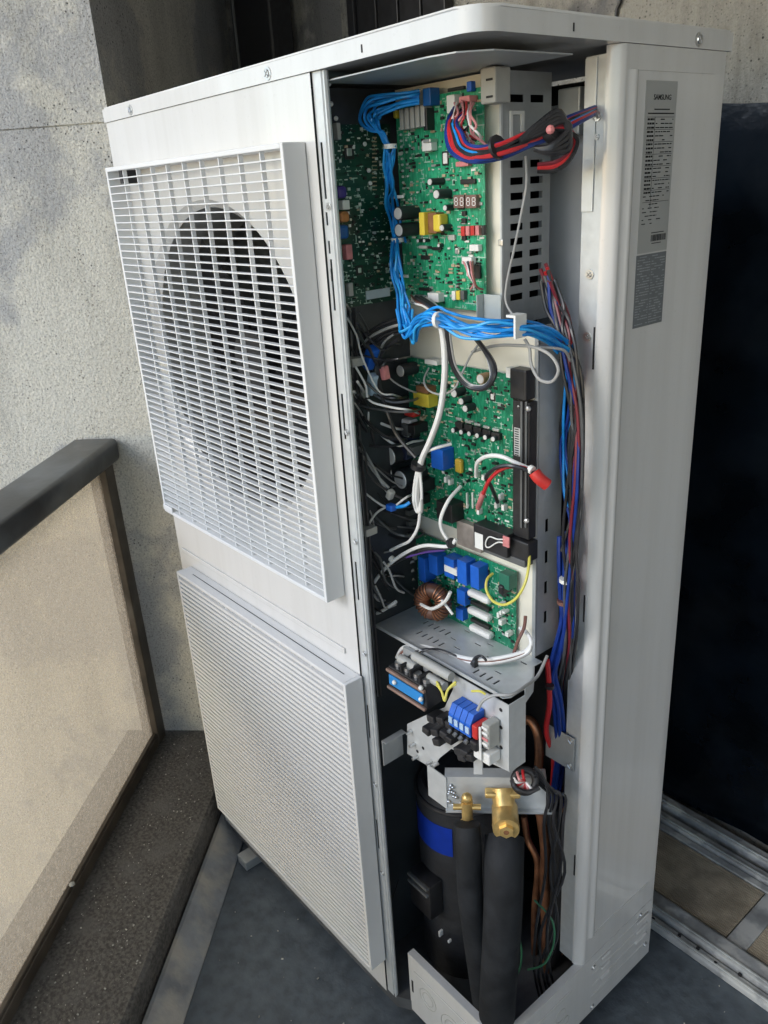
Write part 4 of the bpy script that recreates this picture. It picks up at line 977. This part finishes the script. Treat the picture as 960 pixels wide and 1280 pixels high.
l = [(706, 670, .205), (706, 705, .2), (706, 745, .2), (706, 775, .2), (697, 815, .2), (690, 845, .205), (697, 880, .215), (701, 930, .235), (697, 975, .26), (690, 1020, .29), (684, 1090, .31)]
t = thing('wire_loom', start(l), 'heavy dark blue cables bound with a tie low in the gap', 'wires')
loom(t, l, 4, .006, [W['navy']], .0034, 6, .25); tie(t, at(706, 752, 'y', .2), (0, 0, 1), .0115, W['brown']); tie(t, at(708, 725, 'y', .195), (0, 0, 1), .0105)
l = [(684, 825, .19), (686, 850, .195), (687, 880, .2), (683, 915, .215), (692, 950, .24), (688, 1000, .28), (682, 1060, .31)]
t = thing('wire', start(l), 'single thick red cable low in the gap by the dark blue cables', 'wires'); wire(t, P3(l), W['red'], .0042)
tie(t, at(687, 858, 'y', .19), (0, 0, 1), .007, W['black'])
l = [(682, 335, .20), (694, 365, .21), (708, 400, .21), (717, 450, .215), (719, 520, .22), (717, 590, .22), (718, 650, .215), (716, 700, .215), (712, 760, .225), (708, 830, .25), (704, 900, .28), (700, 960, .30)]
t = thing('wire_loom', start(l), 'red and maroon wires running down behind the side panel edge', 'wires')
loom(t, l, 5, .005, [W['red'], W['maroon'], W['maroon'], W['black']], .0024, 7, .6)
l = [(684, 350, .195), (692, 380, .195), (704, 415, .19), (714, 455, .19), (722, 520, .19), (722, 600, .19), (716, 680, .19), (713, 740, .19), (712, 800, .2), (704, 860, .235), (706, 930, .26), (700, 1000, .29), (694, 1080, .31)]
t = thing('wire_loom', start(l), 'black and blue harness running the full height of the gap', 'wires')
loom(t, l, 11, .0085, [W['black'], W['black'], W['navy'], W['maroon'], W['coal']], .0023, 8, .7)
# power bundle across the top
t = thing('wire_loom', at(560, 170, 'y', .1), 'red black and blue power bundle crossing top of perforated bracket', 'wires')
cols = ['navy', 'navy', 'red', 'red', 'black', 'black', 'blue', 'black', 'red', 'navy']
for k in range(10):
    s = (k - 4.5) / 4.5; rr = random.Random(20 + k)
    q = [(566 + 2.5 * k, 136 + rr.uniform(-2, 3), .13), (560 + 1.2 * k, 152, .105), (558 + 2.2 * k + rr.uniform(-1, 1), 170 - 3 * s, .092), (566 + 2 * k, 186 - 6 * s, .085), (590 + k, 193 - 9 * s, .085), (625, 187 - 9 * s + rr.uniform(-3, 3), .10 + rr.uniform(-.005, .005)), (660, 176 - 9 * s + rr.uniform(-4, 4), .125), (690, 164 - 7 * s + rr.uniform(-3, 3), .15), (716, 150 - 5 * s + rr.uniform(-3, 3), .175), (752, 134 - 3 * s, .245)]
    wire(t, P3(q), W[cols[k]], .0027)
for k in range(3):
    q = [(690, 160, .145), (708, 158 + 3 * k, .16), (718 + 2 * k, 175, .18), (712, 192 + 4 * k, .19), (694, 203 + 5 * k, .19), (672, 206 + 4 * k, .18)]
    wire(t, P3(q), W[('maroon', 'red', 'black')[k]], .0028)
for k in range(4):
    q = [(650, 176, .11), (672, 168 - 4 * k, .128), (700, 152 - 4 * k, .15), (712, 160 + 8 * k, .16), (690, 182 + 3 * k, .14), (668, 186, .13)]
    wire(t, P3(q), W['black'], .0034)
tie(t, at(622, 184, 'y', .098), (1, 0, .3), .0135, W['black'], .002); tie(t, at(690, 164, 'y', .148), (1, 0, .3), .012, W['black'], .006)
MB().ball(at(688, 162, 'y', .128), .005, 8).build('plug', M_PINK, t)
# pink and red leads at the main board connectors
t = thing('wire_loom', at(585, 135, 'y', .12), 'short pink white and red leads looping below the white connector', 'wires')
for k in range(9):
    rr = random.Random(40 + k); x = 568 + 3 * k
    wire(t, P3([(x, 126 + rr.uniform(0, 6), .128), (x + rr.uniform(-6, 6), 142, .11), (x + rr.uniform(-8, 8), 156, .105), (x + rr.uniform(-10, 12) + 4, 168, .108), (x + 16, 178 + rr.uniform(-4, 4), .12)]), W[('pink', 'white', 'brown', 'pink', 'black', 'red', 'white', 'pink', 'pink')[k]], .0015)
t = thing('wire_loom', at(590, 330, 'y', .12), 'small pink and black leads on the lower right of main board', 'wires')
for k in range(5):
    wire(t, P3([(579 + 3 * k, 327, .135), (583 + 2 * k, 335 + k, .122), (586 + 1.5 * k, 345, .12), (592 + k, 354 + k, .125), (588 + 4 * k, 362, .135)]), W[('pink', 'white', 'black', 'pink', 'brown')[k]], .0013)
# long thin grey wire down the perforated bracket
l = [(657, 195, .135), (658, 230, .14), (652, 265, .14), (643, 310, .14), (634, 350, .14), (632, 375, .14), (640, 392, .14), (652, 402, .135)]
t = thing('wire', start(l), 'thin pale grey wire hanging down across the perforated bracket', 'wires'); wire(t, P3(l), W['grey'], .0015)
# white twin cable and loops over the inverter board
t = thing('wire_loom', at(548, 410, 'y', .07), 'white twin cable hanging down over the inverter board tied in black', 'wires')
for k in range(3):
    wire(t, P3([(549 + 2 * k, 404, .07), (553 + 2.2 * k, 430, .078), (554 + 2 * k, 470, .085), (548 + 2 * k, 515, .09), (536 + 2 * k, 550, .092), (525 + 2 * k, 575, .092), (519 + 3 * k, 600, .09), (517 + 3 * k, 625, .088), (522 + 2.5 * k, 640, .087), (527, 622 + k, .086), (525, 590, .087)]), W[('white', 'white', 'grey')[k]], .0023)
tie(t, at(523, 582, 'y', .09), (.3, 0, 1), .0115, W['black'], .004)
wire(t, P3([(525, 580, .092), (532, 566, .095), (545, 560, .10), (564, 555, .12)]), W['white'], .0024)
t = thing('wire_loom', at(545, 395, 'y', .09), 'black and grey cables looping from main board over the inverter board', 'wires')
for k in range(3):
    wire(t, P3([(520 + 6 * k, 372, .12), (540 + 4 * k, 384, .09), (556 + 2 * k, 404, .075), (560 + 2 * k, 430, .08), (566 + 2 * k, 458, .09), (582 + 2 * k, 481 - k, .10), (604, 486 - 2 * k, .105), (617 - 2 * k, 472, .11), (617 - 3 * k, 455, .115), (604, 435 + k, .12), (590, 418, .12)]), W[('black', 'black', 'grey')[k]], (.0034, .0030, .0016)[k])
for k in range(4):
    wire(t, P3([(505 + 9 * k, 368 + k, .125), (514 + 8 * k, 378, .11), (530 + 5 * k, 383, .10), (546 + 3 * k, 396, .09)]), W[('white', 'brown', 'grey', 'black')[k]], .0016)
t = thing('wire_loom', at(665, 430, 'y', .14), 'thin grey wire coiled in a loop right of the inverter board', 'wires')
wire(t, P3([(590, 440, .15), (620, 432, .14), (650, 432, .13), (668, 434, .13), (688, 444, .13), (698, 462, .13), (690, 477, .13), (674, 474, .13), (664, 455, .13), (662, 436, .13), (656, 424, .13)]), W['grey'], .0021)
wire(t, P3([(662, 434, .14), (680, 434, .15), (705, 438, .17), (713, 452, .19)]), W['grey'], .0018)
wire(t, P3([(536, 460, .15), (530, 475, .13), (536, 488, .12), (552, 493, .12), (568, 486, .12), (576, 470, .13), (588, 445, .14), (600, 428, .15)]), W['grey'], .0015)
# coloured leads of the inverter
t = thing('wire_loom', at(625, 580, 'y', .12), 'white black and red leads arching to the red sleeve by the module', 'wires')
wire(t, P3([(595, 594, .15), (597, 578, .13), (610, 570, .12), (628, 571, .12), (648, 580, .13), (672, 590, .145)]), W['white'], .0030)
wire(t, P3([(622, 628, .15), (614, 608, .13), (608, 596, .12), (622, 584, .115), (645, 583, .12), (676, 595, .145)]), W['black'], .0028)
wire(t, P3([(598, 636, .148), (604, 618, .125), (612, 600, .12), (628, 586, .12), (650, 583, .13), (674, 593, .146)]), W['red'], .0028)
MB().tube(P3([(598, 634, .147), (601, 625, .13), (604, 616, .125)]), .0042, 10).build('sleeve', M_PINK, t, True)
MB().tube(P3([(668, 590, .14), (674, 598, .142), (684, 606, .15)]), .0085, 12).build('red_sleeve', M_RED, t, True)
tie(t, at(664, 587, 'y', .135), (1, 0, -.3), .006)
t = thing('wire', at(575, 608, 'y', .15), 'white wire curving down from inverter board to the black tie', 'wires')
wire(t, P3([(576, 608, .15), (561, 625, .12), (551, 648, .11), (553, 664, .11), (564, 680, .115)]), W['white'], .0028)
t = thing('wire_loom', at(560, 682, 'y', .12), 'thick white cable sweeping left and curling into a hook above shelf', 'wires')
wire(t, P3([(570, 674, .115), (560, 683, .11), (530, 682, .095), (505, 692, .085), (484, 708, .075), (468, 728, .07), (461, 750, .068), (463, 764, .068), (473, 766, .07), (495, 752, .08)]), W['white'], .0029)
wire(t, P3([(560, 685, .11), (530, 687, .097), (500, 700, .087), (478, 712, .08), (462, 728, .076), (459, 745, .075)]), W['black'], .0028)
wire(t, P3([(556, 687, .112), (530, 690, .099), (512, 695, .09), (498, 700, .09)]), mat('wire_violet', (.12, .06, .30), .4), .0024)
wire(t, P3([(525, 640, .09), (522, 660, .088), (512, 676, .085), (500, 682, .082), (488, 688, .08)]), W['white'], .0024)
tie(t, at(490, 699, 'y', .079), (1, 0, -.4), .0055); tie(t, at(564, 679, 'y', .111), (1, 0, .5), .008, W['black'])
# left harness
t = thing('wire_loom', at(440, 440, 'y', .05), 'black cable harness hugging the left post down the dark interior', 'wires')
for k in range(6):
    rr = random.Random(60 + k); d = 2.2 * k
    wire(t, P3([(432 + d, 385, .06), (434 + d, 430, .055), (437 + d * .8, 480, .05), (440 + d * .8, 540, .05), (448 + d * .7, 610, .05), (454 + d * .7, 680, .05), (458 + d * .6, 740, .05), (464 + d * .5, 800, .05), (470 + d * .5, 870, .045)]), W[('black', 'coal', 'black', 'grey', 'coal', 'black')[k]], .0024)
for py, px in ((452, 440), (663, 457)):
    p = at(px, py, 'y', .044); MB().box(p.x - .009, p.x + .012, .036, .058, p.z - .006, p.z + .006, .001).build('cable_clamp', M_GREY, t)
t = thing('wire_loom', at(440, 470, 'y', .07), 'grey and black cables arching from the loom to the left harness', 'wires')
wire(t, P3([(507, 404, .09), (480, 412, .08), (455, 428, .07), (440, 455, .065), (436, 500, .06), (446, 555, .06), (468, 590, .065), (486, 610, .07)]), W['grey'], .0021)
wire(t, P3([(498, 424, .09), (482, 436, .085), (473, 460, .08), (476, 490, .08), (486, 520, .08), (497, 545, .085), (520, 572, .09)]), W['black'], .0030)
wire(t, P3([(492, 418, .09), (480, 428, .085), (473, 445, .085), (470, 460, .09), (466, 480, .09)]), W['grey'], .0017)
for k in range(5): wire(t, P3([(505, 398 + 4 * k, .10), (480, 404 + 5 * k, .085), (455, 420 + 6 * k, .07), (438 + 2 * k, 440, .06)]), W['black'], .0024)
for k in range(4): wire(t, P3([(447 + 4 * k, 498, .085), (450 + 3.5 * k, 520, .08), (453 + 2 * k, 538, .078), (456 + k, 550, .078)]), W[('grey', 'grey', 'maroon', 'white')[k]], .0018)
t = thing('connector', at(462, 450, 'y', .07), 'tilted blue plug with white housings hanging in the left harness', 'connector')
p = at(463, 447, 'y', .072); MB().cbox(p, .016, .014, .036, .002, Matrix.Rotation(.55, 4, 'Y')).build('plug', M_BLUE, t)
p = at(452, 489, 'y', .075); MB().cbox(p, .020, .016, .020, .002).build('housing', M_GREY, t)
p = at(466, 480, 'y', .075); MB().cbox(p, .014, .014, .032, .002, Matrix.Rotation(.3, 4, 'Y')).build('housing', mat('pale_blue_plug', (.45, .60, .72), .45), t)
p = at(481, 466, 'y', .085); MB().cbox(p, .009, .012, .020, .002, Matrix.Rotation(-.2, 4, 'Y')).build('housing', M_PINK, t)
t = thing('connector', at(489, 634, 'y', .07), 'small blue plug joining white wires low in the left harness', 'connector')
p = at(489, 634, 'y', .068); MB().cbox(p, .014, .012, .010, .002).build('plug', M_BLUE, t); p = at(488, 618, 'y', .068); MB().cbox(p, .010, .010, .016, .002, Matrix.Rotation(.5, 4, 'Y')).build('housing', M_GREY, t)
wire(t, P3([(496, 634, .068), (506, 632, .07), (512, 628, .075)]), W['blue'], .0026); wire(t, P3([(482, 634, .068), (472, 640, .066), (464, 650, .064), (461, 658, .06)]), W['white'], .0018)
wire(t, P3([(453, 560, .065), (470, 590, .065), (482, 612, .066), (487, 616, .067)]), W['grey'], .0022)
t = thing('wire_loom', at(450, 560, 'y', .08), 'tangle of thin grey black and white wires in the dark left cavity', 'wires')
for k in range(44):
    rr = random.Random(200 + k); y0 = rr.uniform(400, 690); x0 = rr.uniform(438, 462); d = rr.uniform(.05, .10); x1 = rr.uniform(480, 520); y1 = y0 + rr.uniform(10, 95)
    wire(t, P3([(x0 - 12, y0 - 22, .03), (x0, y0, d), (x0 + rr.uniform(-4, 12), y0 + (y1 - y0) * .35 + rr.uniform(-8, 12), d), (x0 + (x1 - x0) * .6, y0 + (y1 - y0) * .75 + rr.uniform(0, 18), d + .02), (x1, y1, d + rr.uniform(.03, .05)), (x1 + 12, y1 + rr.uniform(-5, 5), .162)]), W[rr.choice(('coal', 'black', 'black', 'grey', 'coal', 'black', 'coal', 'white', 'black'))], rr.uniform(.0012, .0026))
for k in range(10):
    rr = random.Random(300 + k); x0 = rr.uniform(450, 480); wire(t, P3([(x0, 690 + 6 * k, .06), (x0 + 8, 700 + 7 * k, .065), (x0 + 14 + rr.uniform(-5, 8), 725 + 5 * k, .07), (x0 + 26, 735 + 3 * k, .09)]), W[rr.choice(('coal', 'black', 'grey'))], rr.uniform(.0014, .0024))
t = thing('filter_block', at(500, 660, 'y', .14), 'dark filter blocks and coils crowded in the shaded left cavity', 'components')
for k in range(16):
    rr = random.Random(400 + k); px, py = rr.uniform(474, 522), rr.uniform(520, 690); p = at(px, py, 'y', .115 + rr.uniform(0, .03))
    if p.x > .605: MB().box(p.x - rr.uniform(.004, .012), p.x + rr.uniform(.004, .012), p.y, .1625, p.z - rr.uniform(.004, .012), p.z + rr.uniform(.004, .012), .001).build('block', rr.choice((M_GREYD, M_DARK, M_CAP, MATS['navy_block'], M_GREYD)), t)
# black coil of cables above the shelf on the left
t = thing('wire_loom', at(480, 700, 'y', .12), 'heavy black cables stacked in the dark corner above the shelf', 'wires')
for k in range(6): wire(t, P3([(462, 706 + 13 * k, .09), (478, 706 + 12 * k, .115), (498, 698 + 11 * k, .135), (518, 690 + 11 * k, .155)]), W[('coal', 'black')[k % 2]], .0042)
# earth wire
t = thing('earth_wire', at(661, 690, 'y', .15), 'yellow green earth wire looping from the plate screw over filter board', 'wires')
wire(t, P3([(662, 692, .155), (661, 708, .14), (656, 730, .125), (645, 748, .118), (630, 756, .115), (616, 751, .118), (608, 737, .125), (609, 724, .135), (616, 717, .15)]), W['yellow'], .0021)
MB().ball(at(662, 686, 'y', .158), .004, 8).build('terminal', M_SCREW, t)
# shelf cable
t = thing('wire_loom', at(560, 815, 'y', .09), 'brown white and black cable lying across the slotted shelf', 'wires')
for k in range(4):
    wire(t, P3([(496 + 3 * k, 822 - k, .055), (505 + 4 * k, 809 + 2 * k, .06), (530, 808 + 2 * k, .075), (555, 815 + 2 * k, .085), (585, 823 + 2 * k, .09), (612, 824 + 2 * k, .10), (640, 819 + 2 * k, .12), (658 + k, 813 + k, .135), (664, 803, .14), (660, 793, .145), (652 - k, 785, .15)]), W[('white', 'brown', 'white', 'grey')[k]], (.0030, .0026, .0028, .0024)[k])
for k in range(2): wire(t, P3([(499 + 20 * k, 835 + 3 * k, .045), (512 + 8 * k, 820, .05), (526 + 8 * k, 812, .06), (545 + 6 * k, 812, .075), (575, 822, .088)]), W['black'], .0014)
wire(t, P3([(657, 770, .15), (655, 785, .14), (648, 800, .13), (642, 818, .125), (640, 826, .122)]), W['brown'], .0026)
tie(t, at(596, 828, 'y', .092), (1, 0, 0), .0095, W['black'])
wire(t, P3([(588, 832, .09), (594, 822, .086), (602, 820, .085), (608, 826, .088)]), W['black'], .002)
t = thing('wire_loom', at(560, 860, 'y', .04), 'short yellow green earth leads beside the blue terminals', 'wires')
for k in range(2): wire(t, P3([(546, 852 + 4 * k, .035), (552, 864, .028), (556, 874 + 2 * k, .022), (560, 862, .03), (570, 852 + 3 * k, .04)]), W['yellow'], .0019)
wire(t, P3([(590, 864, .045), (600, 864, .045), (607, 868, .048)]), W['yellow'], .0019)
t = thing('wire', at(600, 880, 'y', .03), 'pale grey cable arching over the plate corner to the side flange', 'wires')
wire(t, P3([(597, 888, .03), (604, 876, .035), (618, 869, .045), (640, 868, .06), (656, 858, .09), (672, 845, .13), (684, 820, .165)]), W['grey'], .0024)
# ferrite ring with striped wires by the valve plate
t = thing('ferrite_ring', ats(655, 972, -.53), 'black ferrite ring wound with red and white striped wires', 'ferrite')
c = ats(656, 976, -.53); MB().torus(c, .017, .006, ST(-1, .1, .5), 26, 10).build('ring', M_RUB, t, True)
for k in range(9):
    a = math.radians(100 + 28 * k); q = c + (tS * math.cos(a) + Vector((0, 0, 1)) * math.sin(a)) * .014
    MB().tube([c + nS * .002 + (q - c) * .15, q + nS * .010, q + (q - c) * .35 - nS * .002], .0024, 6).build('wire', W[('white', 'pink')[k % 2]] if k % 3 else W['red'], t, True)
t = thing('wire_loom', ats(675, 985, -.52), 'black cables from the ferrite ring falling behind the foam pipes', 'wires')
for k in range(5):
    wire(t, [ats(x, y, s) for x, y, s in ((668, 958 + 4 * k, -.53), (678 + 2 * k, 970 + 5 * k, -.53 + .004 * k), (686 + 5 * k, 995, -.525 + .006 * (k % 3)), (680 + 6 * k, 1030, -.52 + .01 * (k % 2)), (682 + 6 * ((k * 2) % 5), 1090, -.515), (670 + 7 * ((k * 3) % 5), 1160, -.50 - .01 * k), (668 + 5 * k, 1215, -.495), (676 + 6 * k, 1262, -.46), (664 + 4 * k, 1300, -.43))], W['black'], .0026)
wire(t, [ats(x, y, s) for x, y, s in ((640, 975, -.535), (645, 985, -.545), (660, 990, -.545), (674, 984, -.54))], W['black'], .004)
for l, m_, lab in ((((668, 1125), (690, 1150), (692, 1180), (680, 1205), (660, 1212)), 'green', 'thin green wire looped low behind the thick foam pipe'), (((648, 1165), (652, 1190), (650, 1210), (643, 1225)), 'green', 'short green wire end beside the thick foam pipe base'), (((498, 1100), (488, 1135), (486, 1165), (492, 1200), (500, 1225)), 'black', 'thin black wire hanging left of the compressor')):
    t = thing('wire', at(*l[0], 'y', .16), lab, 'wires'); wire(t, pxpt(l, .16 if m_ == 'green' else .06), W[m_], .0018)

# repeats share a group
GR = dict(circuit_board='circuit boards in the open cabinet', connector='plugs and connectors in the cabinet', wire_loom='wire looms in the cabinet', wire='single wires in the cabinet', copper_pipe='copper pipes in the gap', insulated_pipe='foam insulated pipes', service_valve='brass service valves', terminal_block='terminal blocks under the shelf')
for o in list(COL.objects):
    n = o.name.split('.')[0]
    if o.parent is None and n in GR and 'label' in o: o['group'] = GR[n]
